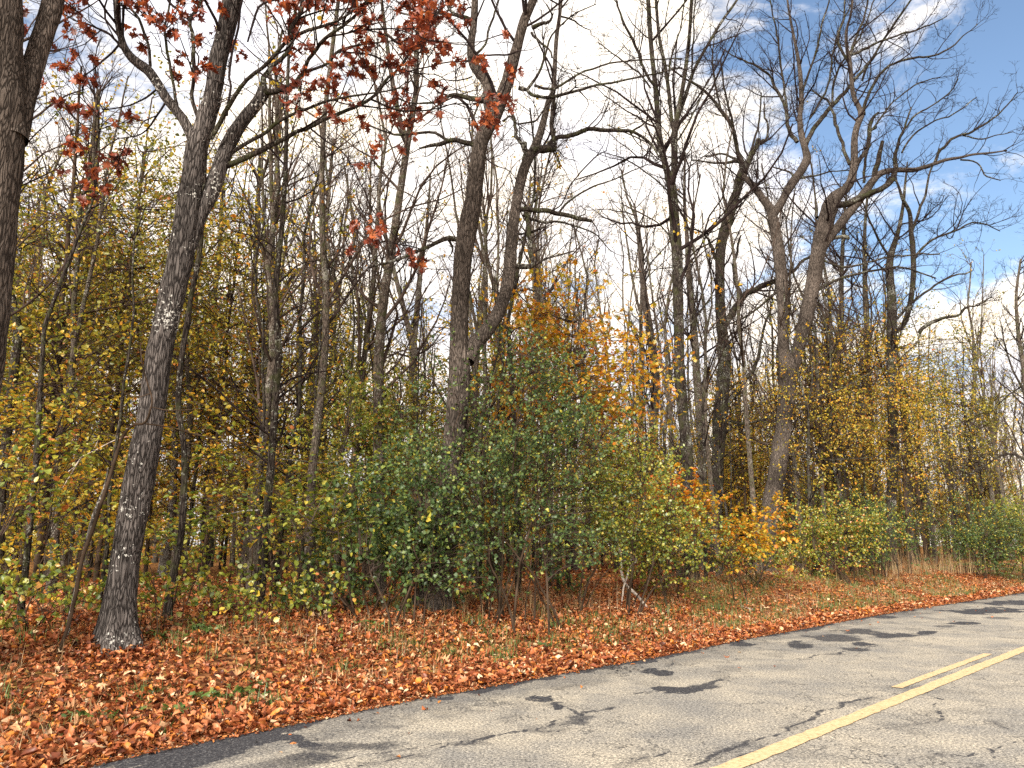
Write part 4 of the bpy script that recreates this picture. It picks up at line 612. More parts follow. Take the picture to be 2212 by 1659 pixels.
def leafy_proto(name, h, stems, ell, nspray, per, leaf, lsize, spl, flat=.8, kind='ovate', droop=.05, bark='twig_brown', stem_r=.03, aspect=.95, zlo=.25, low=0.0, outer=0.35, frac=1.0):
    """stems: count; ell: list of (cx,cy,cz,rx,ry,rz) foliage volumes in local metres"""
    root = thing(name, '-', 'tree'); SP_, SR = [], []
    for s in range(stems):
        e = ell[s % len(ell)]; tgt = np.array([e[0], e[1], e[2]]) + rng.uniform(-.75, .75, 3) * np.array(e[3:]) * np.array([1, 1, .9]); tgt[2] = max(tgt[2], h * .35)
        if stems == 1: tgt = np.array([rng.normal() * .3, rng.normal() * .3, h])
        b = np.array([rng.normal(), rng.normal(), 0]) * (0.12 if stems > 1 else 0) * math.sqrt(stems); b[2] = -.15
        t = np.linspace(0, 1, 16)[:, None]; mid = np.array([b[0] * .9 + tgt[0] * .35, b[1] * .9 + tgt[1] * .35, tgt[2] * .55]); P = (1 - t) ** 2 * b + 2 * t * (1 - t) * mid + t * t * tgt
        P = P + np.stack([fbm(P * 1.1 + s * 5, 3), fbm(P * 1.1 + s * 5 + 9, 3), 0 * t[:, 0]], -1) * (.25 if stems == 1 else .55) * t; SP_.append(P); SR.append(stem_r * rng.uniform(.6, 1.1) * (1 - .75 * t[:, 0]))
    SP_ = np.array(SP_); SR = np.array(SR); V, F = tubes(SP_, SR, 7)
    link('trunk' if stems == 1 else 'stems', mesh_np('stems', V, F, M[bark], smooth=True), root)
    w = np.array([e[3] * e[4] * e[5] for e in ell]); ei = rng.choice(len(ell), nspray, p=w / w.sum()); E_ = np.array(ell)[ei]
    d = norm(rng.normal(size=(nspray, 3))); rad = rng.random(nspray) ** outer; tgt = E_[:, :3] + d * (rad * (1 + 1.7 * fbm(d * 2.2 + ei[:, None] * 7 + h, 3)))[:, None] * E_[:, 3:]
    keep = tgt[:, 2] > low; tgt = tgt[keep]; n = len(tgt)
    fl = SP_.reshape(-1, 3); fi = np.tile(np.arange(16), len(SP_)) 
    D = np.linalg.norm((tgt[:, None, :2] - fl[None, :, :2]), axis=2) + np.abs((tgt[:, None, 2] - spl * .35) - fl[None, :, 2]) * .9 + (fl[None, :, 2] > tgt[:, None, 2]) * .5
    at = fl[np.argmin(D, axis=1)]; K = 6; t = np.linspace(0, 1, K)[None, :, None]
    side = norm(rng.normal(size=(n, 3))) * .12 * np.linalg.norm(tgt - at, axis=1)[:, None]
    mid = (at + tgt) / 2 + side + np.array([0, 0, .12]) * np.linalg.norm(tgt - at, axis=1)[:, None]
    P1 = (1 - t) ** 2 * at[:, None] + 2 * t * (1 - t) * mid[:, None] + t * t * tgt[:, None]
    P1 = P1 + (rng.random(P1.shape) - .5) * .05
    R1 = np.linspace(1, .3, K)[None] * (.004 + .004 * np.linalg.norm(tgt - at, axis=1))[:, None]
    P2_, R2 = grow(P1, R1, 3.0, .3, 1, spl * .6, 44, K=4, trop=.0, curl=.10, rmin=.0035, lmin=spl * .75, tend=.3, forkend=1)
    V, F = join([tubes(P1, R1, 3), tubes(P2_, R2, 3)]); link('twigs', mesh_np('twigs', V, F, M['twig_far']), root, kind='stuff')
    g = [leaves_on(P2_, int(per * 1.5), lsize, flat=flat, kind=kind, droop=droop, aspect=aspect, frac=frac)]
    if len(P1): g.append(leaves_on(P1, max(1, per // 2), lsize, flat=flat, kind=kind, t0=.5, droop=droop, aspect=aspect, frac=frac))
    link('leaves', leaf_mesh('leaves', g, M[leaf]), root, kind='stuff'); return root
def place(root, x, y, label, group=None, rz=None, scale=1.0, dz=0.0):
    root.location = (x, y, float(zg(x, y)) + dz); root['label'] = label; root.rotation_euler.z = rng.uniform(0, 6.28) if rz is None else rz
    root.scale = scale if isinstance(scale, tuple) else (scale,) * 3
    if group: root['group'] = group
    return root

used = set()
def first_or_copy(proto, x, y, label, group, scale, rz=None, cat=None):
    rz = rng.uniform(0, 6.28) if rz is None else rz; loc = (x, y, float(zg(x, y)))
    if proto.name not in used:
        used.add(proto.name); return place(proto, x, y, label, group, rz, scale)
    return cp_tree(proto, loc, rz, label, group, scale)

poles = [pole_proto(rng.uniform(14, 19), rng.uniform(.08, .14), lf, kd) for lf, kd in [(0, ''), (.12, 'leaf_olive'), (0.05, 'leaf_yellow'), (0, ''), (.25, 'leaf_olive'), (.10, 'leaf_yellow'), (0, ''), (.18, 'leaf_yellow')]]
def wood_points(n, n0, n1, mind, smin=-60, smax=95, az=(-0.68, 0.66)):
    pts = []; tries = 0
    while len(pts) < n and tries < n * 60:
        tries += 1; s = rng.uniform(smin, smax); m = n0 + (n1 - n0) * rng.random() ** 1.5; p = sn(s, m); a = math.atan2(p[0], p[1])
        if p[1] < 5 or not (az[0] < a < az[1]) or math.hypot(*p) > 110: continue
        if all((p[0] - q[0]) ** 2 + (p[1] - q[1]) ** 2 > mind ** 2 for q in pts): pts.append(p)
    return pts
PT = wood_points(235, 12.5, 52, 1.1)
for i, p in enumerate(PT):
    far = math.hypot(*p); k = rng.integers(0, len(poles)); lf = k in (1, 4)
    lab = 'slender dark tree crowded among many others inside the wood' if far < 35 else 'thin distant trunk seen through the gaps deep in the wood'
    first_or_copy(poles[k], p[0], p[1], lab, 'slender trees inside the wood' if far < 35 else 'distant trees deep in the wood', float(rng.uniform(.8, 1.15)) * (1 if far > 30 else .92))
def slim_proto(h, r):
    root = thing('slim_sapling', '-', 'tree'); z = np.linspace(-.2, h, 12); k = np.stack([z * .35 + rng.random() * 50, z * 0, z * 0], -1); ph = rng.uniform(-.08, .08, 2)
    P = np.stack([fbm(k, 3) * .9 * (z / h).clip(0) + ph[0] * z, fbm(k + 30, 3) * .9 * (z / h).clip(0) + ph[1] * z, z], -1)[None]; R = (r * (1 - .75 * (z / h).clip(0)) + .004)[None]
    V, F = tubes(P, R, 7); link('trunk', mesh_np('trunk', V, F, M['bark_dark'], smooth=True), root)
    P1, R1 = grow(P, R, 2.6, .15, 1, .20, 52, K=5, trop=.10, rmin=.006, lmin=.5, tend=.4); P2_, R2 = grow(P1, R1, 3.5, .2, 1, .45, 42, K=3, trop=.05, rmin=.004, lmin=.2)
    V, F = join([tubes(P1, R1, 3), tubes(P2_, R2, 3)]); link('branches', mesh_np('branches', V, F, M['twig']), root, kind='stuff')
    link('leaves', leaf_mesh('leaves', [leaves_on(P2_[rng.random(len(P2_)) < .35], 5, .085, flat=.6, kind='ovate')], M['leaf_yellow']), root, kind='stuff'); return root
slims = [slim_proto(h, r) for h, r in [(9, .045), (7, .035), (11, .055), (8, .03), (10, .06)]]
for i, p in enumerate(wood_points(135, 11.2, 30, .7, smin=-25, smax=70)):
    far = math.hypot(*p); first_or_copy(slims[rng.integers(0, 5)], p[0], p[1], 'thin dark young stem with sparse yellow leaves rising between the larger trunks', 'thin young stems between the trunks', float(rng.uniform(.7, 1.2)))
T('poles')
sap = [leafy_proto('beech_sapling', h, 1, [(0, 0, h * .58, h * .36, h * .36, h * .40), (h * .12, h * .1, h * .78, h * .26, h * .24, h * .22), (-h * .15, 0, h * .35, h * .3, h * .3, h * .2)], int(ns_ * .75), 4, lf, .09, .85, flat=.55, zlo=.2, low=.3, stem_r=.008 * h, outer=.45) for h, ns_, lf in
       [(5.5, 150, 'leaf_yellow'), (7.0, 200, 'leaf_olive'), (4.0, 100, 'leaf_yellow'), (8.5, 240, 'leaf_yellow'), (6.0, 170, 'leaf_olive'), (3.2, 80, 'leaf_lime')]]
tall = [leafy_proto('leafy_tree', h, 1, [(0, 0, h * .52, h * .26, h * .26, h * .30), (h * .1, -h * .05, h * .8, h * .2, h * .2, h * .2), (-h * .1, h * .08, h * .68, h * .2, h * .22, h * .16)], int(ns_ * .62), 4, lf, .09, 1.0, flat=.5, stem_r=.0085 * h, outer=.5, low=1.5) for h, ns_, lf in [(12, 330, 'leaf_olive'), (10, 280, 'leaf_yellow'), (13, 360, 'leaf_olive')]]
SPT = wood_points(215, 16.5, 50, 1.3)
for i, p in enumerate(SPT):
    k = rng.integers(0, len(sap)); far = math.hypot(*p); m = to_sn(*p)[1]
    sc_ = float(rng.uniform(.6, 1.1)) * (0.8 if m < 16 else 1)
    near_ = far < 30
    first_or_copy(sap[k], p[0], p[1], 'small understorey beech with layered golden leaves among the trunks' if near_ else 'yellow leaved sapling glowing far back between the trunks',
                  'understorey beeches among the trunks' if near_ else 'distant yellow saplings', sc_)
# explicit leafy trees: (x px, distance Y, proto, scale, label)
for j, (px, Yd, k, s, lab) in enumerate([
 (90, 16.0, 0, .95, 'olive leaved tree filling the gap beside the two-stemmed tree'), (215, 18.5, 2, .95, 'tall olive tree behind the red leaves of the leaning oak'), (150, 24, 1, 1.1, 'golden tree far behind the broken snag'),
 (20, 21, 1, 1.05, 'golden leaved tree at the left edge of the picture'), (320, 24, 2, .95, 'olive and yellow tree behind the trunk of the leaning oak'), (520, 22, 1, .85, 'yellow tree behind the close pair of trunks'), (690, 21, 0, .72, 'green and yellow tree left above the big green bush'),
 (440, 30, 0, 1.0, 'yellow green tree far behind, right of the leaning oak'), (790, 20, 2, .52, 'low dark olive tree left of the old oak trunk'), (1850, 34, 1, 1.2, 'yellow tree standing right behind the great oak'), (2000, 38, 0, 1.2, 'sparse yellow tree at the right end of the wood'), (1760, 29, 1, .85, 'golden tree directly beside the right of the great oak trunk'), (1960, 30, 1, .8, 'yellow tree just right of the double trunk foot'), (1620, 33, 1, .95, 'golden tree between twisted maple and great oak'), (1900, 32, 1, 1.0, 'golden tree in front of the double trunk'), (2120, 42, 2, .95, 'thin reddish leaved tree near the right edge'), (1330, 26, 1, .62, 'yellow tree behind the right half of the green bush')]):
    p = U(px, 1180, Yd); 
    if tall[k].name not in used: used.add(tall[k].name); o = place(tall[k], p[0], p[1], lab, None, None, s)
    else: o = cp_tree(tall[k], (p[0], p[1], float(zg(p[0], p[1]))), rng.uniform(0, 6.28), lab, '', s); del o['group']
for i, p in enumerate(wood_points(34, 14.5, 45, 2.6, smin=-40, smax=90)):
    k = rng.integers(0, 3); sc_ = rng.uniform(.6, 1.0) * (1.0 if p[0] < -2 else .62)
    cp_tree(tall[k], (p[0], p[1], float(zg(p[0], p[1]))), rng.uniform(0, 6.28), 'leafy olive and gold tree standing inside the wood', 'leafy trees inside the wood', float(sc_))
T('saplings')
# orange maple behind the bush
def at_px(px, py, dist=None):
    g = ground_hit(px, py); 
    if dist: q = U(px, py, dist); g = np.array([q[0], q[1], float(zg(q[0], q[1]))])
    return g
mp_ = leafy_proto('orange_maple', 7.6, 3, [(0, 0, 5.9, 1.9, 1.5, 1.5), (.9, 0, 4.4, 1.7, 1.4, 1.4), (-.5, 0, 4.3, 1.3, 1.2, 1.2)], 260, 5, 'leaf_orange', .115, .7, flat=.6, kind='lobed', stem_r=.05, low=1.2)
g = at_px(1215, 1220, 17.5); place(mp_, g[0], g[1], 'small maple with bright orange leaves rising behind the big green bush', rz=.2)
g = at_px(1600, 1225, 19.0)
ob = leafy_proto('orange_sapling', 2.6, 2, [(0, 0, 1.75, 1.35, .9, .75)], 70, 6, 'leaf_orange', .10, .6, flat=.75, stem_r=.02, low=.6); place(ob, g[0], g[1], 'low orange leaved sapling in front of the great oak foot', rz=.4)
c = cp_tree(ob, (*at_px(1430, 1225, 19.5),), 1.9, 'orange yellow sapling beside the leaning dead branch', '', 1.0); del c['group']

# ------------------------------------------------------------------ green bushes along the edge of the wood
def bush(label, px, py, dist, h, ell, ns_, mat='leaf_green', lsize=.06, stems=12, per=7, flat=.45, low=.35, rz=0.0, aspect=1.0, spl=.5, kind='diamond', outer=.42, stem_r=.022, frac=1.0):
    g = at_px(px, py, dist); b = leafy_proto('bush', h, stems, ell, ns_, per, mat, lsize, spl, flat=flat, kind=kind, stem_r=stem_r, low=low, aspect=aspect, outer=outer, frac=frac); b['category'] = 'bush'
    return place(b, g[0], g[1], label, rz=rz)
bush('largest dark green bush wrapped round the old oak trunk', 1110, 1300, 13.6, 5.0, [(0, 0, 2.9, 1.9, 1.3, 1.5), (.2, 0, 1.6, 1.6, 1.1, 1.2), (-.9, -.1, 2.5, 1.3, 1.0, 1.2), (.5, 0, 4.2, 1.0, .9, .9), (1.2, 0, 3.4, .8, .8, 1.0)], 800, stems=16, lsize=.058, per=6)
bush('dark green bush closing the left of the old oak trunk', 880, 1340, 12.6, 2.9, [(0, 0, 1.55, .95, .9, 1.15), (.4, 0, 1.0, .8, .7, .7)], 260, stems=12, mat='leaf_green', lsize=.07, low=.1)
bush('broad green bush at the right of the old oak', 1330, 1275, 15.5, 3.2, [(0, 0, 2.3, 1.5, 1.1, 1.2), (.5, 0, 1.4, 1.3, .9, .9)], 380, stems=10, lsize=.06, low=.5, per=6, mat='leaf_lime')
bush('low green shrub with large hanging leaves left of the old oak', 800, 1345, 12.4, 2.2, [(0, 0, 1.0, 1.0, .7, .95), (-.8, 0, .6, .7, .6, .5)], 100, mat='leaf_green', lsize=.085, stems=12, flat=.35, low=.1, kind='ovate', per=6)
bush('green and yellow shrub high behind the left of the big bush', 800, 1300, 15.5, 4.4, [(0, 0, 3.0, 1.3, 1.1, 1.3), (-.4, 0, 1.7, 1.2, 1, 1.0)], 330, mat='leaf_lime', lsize=.07, stems=9, low=.6)
bush('yellow green shrub between the big bush and the slim maple', 1420, 1262, 17.5, 2.2, [(0, 0, 1.2, .9, .8, .9)], 170, mat='leaf_lime', lsize=.07, stems=9, low=.1)
bush('feathery green bush right of the great oak foot', 1810, 1238, 25, 2.9, [(0, 0, 1.5, 1.7, 1.1, 1.2), (-.9, 0, 1.0, .9, .8, .9)], 420, mat='leaf_lime', lsize=.07, stems=14, low=.1)
bush('dark green bush behind the feathery one at right', 1880, 1232, 28, 3.0, [(0, 0, 1.6, 1.3, 1.1, 1.2)], 300, lsize=.07, stems=10, low=.1)
bush('dark green bush at the right edge beside the tan grass', 2120, 1228, 32, 3.2, [(0, 0, 1.6, 2.1, 1.2, 1.3)], 420, lsize=.07, stems=12, low=.1)
bush('green shrub cut off by the right edge of the picture', 2215, 1222, 33, 4.0, [(0, 0, 2.0, 1.6, 1.2, 1.7)], 360, lsize=.07, stems=12, low=.1, mat='leaf_lime')
bush('yellow green shrub at the foot of the great oak', 1620, 1245, 22.5, 1.5, [(0, 0, .75, 1.3, .7, .65)], 150, mat='leaf_lime', lsize=.065, stems=10, low=.05)
# near left understorey with large leaves
for px, Yd, h, n_, mt, lab in [(40, 9.6, 2.9, 75, 'leaf_lime', 'yellow green sapling nearest the left edge, reaching over the leaf litter'), (130, 11.0, 2.6, 60, 'leaf_yellow', 'orange and yellow sapling left of the leaning oak'), (210, 12.2, 2.0, 45, 'leaf_lime', 'thin green sapling tight against the left of the leaning oak'),
                            (400, 11.2, 1.9, 50, 'leaf_lime', 'green sapling right of the leaning oak with low leaves'), (500, 12.5, 2.7, 80, 'leaf_lime', 'lime sapling with flat layered sprays right of the leaning oak'), (610, 11.8, 2.3, 70, 'leaf_lime', 'bushy lime sapling midway to the green bush'), (700, 12.0, 2.6, 90, 'leaf_lime', 'dense lime sapling beside the green bush'),
                            (-30, 12.5, 4.4, 110, 'leaf_yellow', 'orange leaved sapling behind the left edge'), (90, 13.8, 3.8, 100, 'leaf_olive', 'olive sapling in front of the broken snag'), (560, 14.5, 3.6, 110, 'leaf_olive', 'olive sapling in front of the close pair of trunks'), (450, 15, 4.2, 110, 'leaf_yellow', 'golden sapling behind the flat lime sprays')]:
    g = at_px(px, 1300, Yd); b = leafy_proto('beech_sapling', h, 3, [(0, 0, h * .58, h * .42, h * .34, h * .40)], int(n_ * .45), 5, mt, .088, .6, flat=.8, stem_r=.014, low=.15, outer=.55, frac=.8); place(b, g[0], g[1], lab)
for px, py, lab in [(55, 1345, 'low lime seedling thicket at the left edge of the leaf litter'), (140, 1375, 'small yellow green seedling below the leaning sapling'), (325, 1372, 'low seedling tight against the right of the leaning oak foot'), (470, 1335, 'knee high lime shrub left of centre under the sprays'), (545, 1350, 'low lime shrub in front of the close pair of trunks'), (620, 1330, 'low lime shrub between pair of trunks and green bush'), (700, 1350, 'low green shrub left of the hanging leaves'), (0, 1380, 'low yellow green shrub cut by the left edge'), (405, 1320, 'knee high shrub around the short curved trunk'), (255, 1330, 'sparse seedling hidden behind the leaning oak foot'),
    (985, 1318, 'low green sprouts at the right of the old oak foot'), (1070, 1300, 'low green sprouts among the tall dry grass'), (1210, 1290, 'low dark sprouts beneath the big green bush'), (1450, 1270, 'low lime sprouts left of the slim maple foot')]:
    bush(lab, px, py, None, .95, [(0, 0, .42, .55, .45, .40)], 15, mat='leaf_lime' if px < 900 else 'leaf_green', lsize=.075, stems=5, flat=.5, low=.02, kind='ovate', per=4, stem_r=.008, spl=.45)
T('bushes')

# ------------------------------------------------------------------ leaning saplings, dead branches
def stick(name, label, cat, strands, mat, root=None):
    base = None; parts = []
    for st in strands:
        rows = np.array([[*U(a, b, Yd), W2R(a, b, Yd, w)] for a, b, w, Yd in st]); r_, _ = resample(rows, len(st) * 5)
        if base is None: base = r_[0, :3].copy()
        r_[:, :3] += np.stack([fbm(r_[:, :3] * 3, 2), fbm(r_[:, :3] * 3 + 9, 2), fbm(r_[:, :3] * 3 + 19, 2)], -1) * .03
        parts.append(r_)
    o = thing(name, label, cat, base)
    for j, r_ in enumerate(parts):
        V, F = tubes(r_[None, :, :3], r_[None, :, 3], 8); link('stem' if j == 0 else 'branch', mesh_np(name, V - base, F, M[mat], smooth=True), o)
    return o
gl = ground_hit(1400, 1316); Yb = gl[1]
stick('dead_branch', 'bleached crooked dead branch leaning out of the green bush', 'branch', [[(1400, 1316, 6, Yb), (1380, 1290, 6, Yb + .1), (1352, 1262, 6, Yb + .3), (1343, 1235, 5.5, Yb + .4), (1340, 1200, 5.5, Yb + .5), (1334, 1165, 5, Yb + .6), (1328, 1130, 4, Yb + .6)],
    [(1340, 1205, 4.5, Yb + .5), (1355, 1213, 4, Yb + .4), (1372, 1206, 4, Yb + .3), (1373, 1215, 4, Yb + .3), (1362, 1222, 4, Yb + .25), (1354, 1250, 4, Yb + .2), (1346, 1275, 3.5, Yb + .1), (1342, 1328, 3, Yb - .1)]], 'dead')
stick('fallen_stick', 'tan stick lying in the leaves below the leaning dead branch', 'branch', [[(1375, 1324, 3, ground_hit(1375, 1324)[1]), (1330, 1308, 3, Yb + .6), (1290, 1290, 2.5, Yb + 1.2), (1275, 1278, 2, Yb + 1.6)]], 'dead')
gq = ground_hit(1628, 1319)[1]
stick('fallen_stick', 'short pale fallen stick lying on the verge past the dead branch', 'branch', [[(1628, 1318, 4, gq), (1605, 1311, 5, gq + .3), (1585, 1306, 5, gq + .6), (1568, 1302, 4, gq + .9)]], 'dead')
g0 = ground_hit(128, 1412); Yn = g0[1]
stick('leaning_sapling', 'thin grey-brown sapling leaning across the leaning oak trunk', 'sapling', [[(128, 1410, 8, Yn), (148, 1350, 8, Yn), (164, 1280, 8, Yn), (180, 1200, 8, Yn), (205, 1130, 8, Yn), (228, 1060, 7.5, Yn), (248, 990, 7, Yn), (262, 950, 6.5, Yn), (276, 930, 6, Yn), (292, 918, 6, Yn), (306, 918, 6, Yn), (320, 905, 5, Yn), (328, 870, 4, Yn), (318, 830, 3.5, Yn), (308, 790, 3, Yn), (300, 740, 2, Yn)],
    [(315, 916, 3.5, Yn), (360, 924, 3, Yn + .1), (420, 940, 3, Yn + .3), (480, 952, 2.5, Yn + .4), (560, 968, 2.2, Yn + .6), (640, 985, 1.5, Yn + .8)], [(327, 880, 2.2, Yn), (380, 886, 2, Yn), (450, 884, 1.4, Yn + .2)], [(326, 850, 2, Yn), (290, 858, 2, Yn), (220, 830, 2, Yn), (120, 826, 1.6, Yn), (20, 838, 1.2, Yn)],
    [(276, 930, 2, Yn), (240, 940, 2, Yn), (190, 930, 1.5, Yn)]], 'twig_brown')
g1 = ground_hit(145, 1385)[1]
stick('pale_sapling', 'pale straight young stem just left of the leaning oak foot', 'sapling', [[(145, 1385, 9, g1), (156, 1320, 9, g1 + .1), (172, 1240, 8.5, g1 + .1), (190, 1160, 8, g1 + .2), (205, 1110, 7, g1 + .2), (222, 1060, 5, g1 + .3), (232, 1010, 3.5, g1 + .3)]], 'bark_pale')
stick('bare_twig', 'pale bare spray arching beside the straight grey trunk at left', 'branch', [[(120, 1035, 2, 12.5), (160, 1010, 2.6, 12.4), (175, 990, 2.6, 12.4), (200, 975, 2.4, 12.3), (240, 955, 2, 12.2), (285, 940, 1, 12.1)], [(175, 990, 2.5, 12.4), (150, 1030, 2.5, 12.5), (130, 1060, 2, 12.6)], [(200, 975, 1.8, 12.3), (215, 945, 1.5, 12.2)]], 'dead')
stick('bare_twig', 'lichen covered bough crossing in front of the close pair of trunks', 'branch', [[(415, 1135, 2.5, 12.6), (470, 1115, 3, 12.7), (520, 1105, 3, 12.8), (575, 1098, 3, 12.9), (588, 1060, 2.5, 13), (592, 985, 2.5, 13.1)], [(592, 990, 2.5, 13.1), (640, 995, 2.4, 13.2), (720, 1000, 2, 13.3), (760, 990, 1.2, 13.4)]], 'bark_pale')

# ------------------------------------------------------------------ leaf litter, grass and weeds
LT['litter'] = (np.array([[0, -.06, 0], [0, .06, 0], [.30, -.36, .10], [.34, 0, 0], [.30, .36, .10], [.70, -.34, .10], [.68, 0, .0], [.70, .34, .10], [1, 0, 0]]),
                np.array([[0, 3, 2], [0, 1, 3], [1, 4, 3], [2, 3, 6], [2, 6, 5], [3, 4, 7], [3, 7, 6], [5, 6, 8], [6, 7, 8]]))
def ground_leaves(n, s0, s1, m0, m1, size, kind, pw=1.0, lift=.035, tilt=.35, curl=.7, keep=None):
    s = s0 + (s1 - s0) * rng.random(n) ** pw; m = rng.uniform(m0, m1, n); nn_ = edge_n(s) + m
    x = s * RD[0] + nn_ * RN[0]; y = s * RD[1] + nn_ * RN[1]
    if keep is not None:
        k = keep(x, y, m, s); x, y, m = x[k], y[k], m[k]
    N = len(x); z = np.where(m < -0.02, .012, zg(x, y) + rng.random(N) * lift + .01)
    up = norm(np.stack([rng.normal(size=N) * tilt, rng.normal(size=N) * tilt, np.ones(N)], -1)); a = rng.uniform(0, 6.28, N)
    d = np.stack([np.cos(a), np.sin(a), np.zeros(N)], -1); d = norm(d - (d * up).sum(1, keepdims=True) * up)
    return leaves(np.stack([x, y, z], -1), d, up, size * rng.uniform(.4, 1.3, N), rng.uniform(.35, 1.05, N), kind, curl)
def inview(x, y, pad=.07):
    a = np.arctan2(x, y); return (a > -.60 - pad) & (a < .60 + pad) & (y > 4.5)
gapn = lambda x, y: fbm(np.stack([x * .9, y * .9, x * 0], -1), 4)
kv = lambda x, y, m, s: inview(x, y) & (gapn(x, y) + rng.random(len(x)) * .7 > .14 - .6 * (m < .7))
lit = [ground_leaves(34000, 1.0, 16, -.02, 4.8, .068, 'litter', keep=kv, lift=.05, tilt=.6, curl=1.1), ground_leaves(5000, 1.0, 16, -.02, 4.8, .10, 'lobed', keep=kv, lift=.06, tilt=.5, curl=1.0), ground_leaves(16000, 1.0, 16, -.02, 4.8, .05, 'diamond', keep=kv, lift=.03, tilt=.6, curl=.6), ground_leaves(36000, 16, 42, -.02, 5.2, .072, 'diamond', keep=kv, lift=.05, tilt=.5, curl=.5),
       ground_leaves(34000, -14, 40, 4.5, 16, .10, 'diamond', keep=lambda x, y, m, s: inview(x, y), lift=.05, tilt=.5, curl=.5), ground_leaves(4500, 1, 40, -.03, .5, .10, 'litter', keep=kv, lift=.06, tilt=.5), ground_leaves(26000, 1, 30, -.16, .25, .035, 'diamond', keep=kv, lift=.01, tilt=.2, curl=.3),
       ground_leaves(700, 1, 40, -.45, .05, .07, 'litter', keep=lambda x, y, m, s: inview(x, y) & (rng.random(len(x)) < np.exp(m / .16)), lift=.01, tilt=.3, curl=.8), ground_leaves(120, 1, 30, -2.2, -.2, .06, 'diamond', keep=lambda x, y, m, s: inview(x, y) & (rng.random(len(x)) < .5), lift=.01, tilt=.2, curl=.5)]
lo = link('leaf_litter', leaf_mesh('leaf_litter', lit, M['litter']), kind='stuff'); lo['label'] = 'russet fallen leaves carpeting the verge and forest floor'
T('litter')
# the biggest single leaves in the near corner and stray ones on the asphalt
verge = thing('leaf_drift', 'bank of large curled russet leaves along the near road edge at bottom left', 'leaves', (*sn(7, 7.2), 0.02))
vb = np.array(verge.location)
protoL = []
for i in range(14):
    V, F, t = leaves(np.zeros((1, 3)), np.array([[1., 0, 0]]), np.array([[0, 0, 1.]]), .11 * rng.uniform(.7, 1.25), rng.uniform(.7, 1.0), 'litter' if i % 3 else 'lobed', 1.0)
    protoL.append(mesh_np('leaf', V, F, M['litter'], attrs={'tint': ('FACE', np.full(len(F), (i + .5) / 14 * .75 + .25))}))
oak_b = TREES['B'][1]
nb = 420; aa = rng.uniform(0, 6.28, nb); rr_ = .27 + np.abs(rng.normal(size=nb)) * .22; xx = oak_b[0] + np.cos(aa) * rr_; yy = oak_b[1] + np.sin(aa) * rr_
bl = leaves(np.stack([xx, yy, zg(xx, yy) + .02 + .10 * np.exp(-(rr_ - .27) / .12) * rng.random(nb)], -1), norm(rng.normal(size=(nb, 3)) * np.array([1, 1, .3])), norm(rng.normal(size=(nb, 3)) * .4 + np.array([0, 0, 1])), .08, .8, 'litter', .9)
link('leaf_pile', leaf_mesh('leaf_pile', [bl], M['litter']), kind='stuff', label='fallen leaves heaped round the foot of the leaning oak')
cnt = 0
while cnt < 290:
    s = 1.5 + 11 * rng.random() ** 1.3; m = rng.uniform(-.02, 2.2); q = sn(s, float(edge_n(s)) + m)
    if not inview(np.array([q[0]]), np.array([q[1]]), .03)[0]: continue
    o = link('leaf', protoL[rng.integers(14)], verge); o.location = tuple(float(v) for v in (q[0] - vb[0], q[1] - vb[1], float(zg(q[0], q[1])) + .03 + rng.random() * .03 - vb[2]))
    o.rotation_euler = (rng.normal() * .4, rng.normal() * .4, rng.uniform(0, 6.28)); cnt += 1
for lab, px, py in [('pale yellow leaf lying alone on the asphalt at lower left', 628, 1608), ('orange leaf lying on the dark road edge near bottom centre', 866, 1522), ('small tan leaf on the asphalt beside the black crumbs', 1361, 1437), ('tan leaf on the asphalt left of the long dark patches', 1563, 1420), ('narrow pale leaf on the far patched asphalt', 1896, 1346), ('small tan leaf on the asphalt below the verge at lower left', 912, 1532), ('thin leaf lying near the far road edge', 1825, 1363)]:
    q = flat(px, py); o = link('stray_leaf', protoL[rng.integers(4, 14)]); o.location = (q[0], q[1], .012); o.rotation_euler = (0, 0, rng.uniform(0, 6.28)); o['label'] = lab; o['category'] = 'leaf'; o.scale = (.8, .8, .5)

def blades(x, y, z, n, h, spread, lean=.35, w=.006, K=4, wind=0):
    N = len(x) * n; bx = np.repeat(x, n) + rng.normal(size=N) * spread; by = np.repeat(y, n) + rng.normal(size=N) * spread; bz = np.repeat(z, n)
    hh = h * rng.uniform(.45, 1.2, N); a = rng.uniform(0, 6.28, N); d = np.stack([np.cos(a), np.sin(a), np.zeros(N)], -1); ln = np.abs(rng.normal(size=N)) * lean
    t = np.linspace(0, 1, K); P = np.stack([bx, by, bz - .01], -1)[:, None] + (d * (ln * hh)[:, None])[:, None] * (t ** 2)[None, :, None] + np.array([0, 0, 1.])[None, None] * (hh[:, None] * (t[None] - .35 * ln[:, None] * t[None] ** 2))[..., None]
    sd = np.stack([-np.sin(a + rng.normal(size=N) * .8), np.cos(a), np.zeros(N)], -1); ww = (w * rng.uniform(.6, 1.3, N))[:, None] * (1 - t[None] * .85)
    V = np.stack([P - sd[:, None] * ww[..., None], P + sd[:, None] * ww[..., None]], 2).reshape(-1, 3)
    b = (np.arange(N) * K * 2)[:, None]; k = np.arange(K - 1)[None] * 2; q = np.stack([b + k, b + k + 1, b + k + 3, b + k + 2], -1).reshape(-1, 4)
    F = np.concatenate([q[:, [0, 1, 2]], q[:, [0, 2, 3]]]); tt = np.repeat(rng.random(N), K - 1); return V, F, np.concatenate([tt, tt])
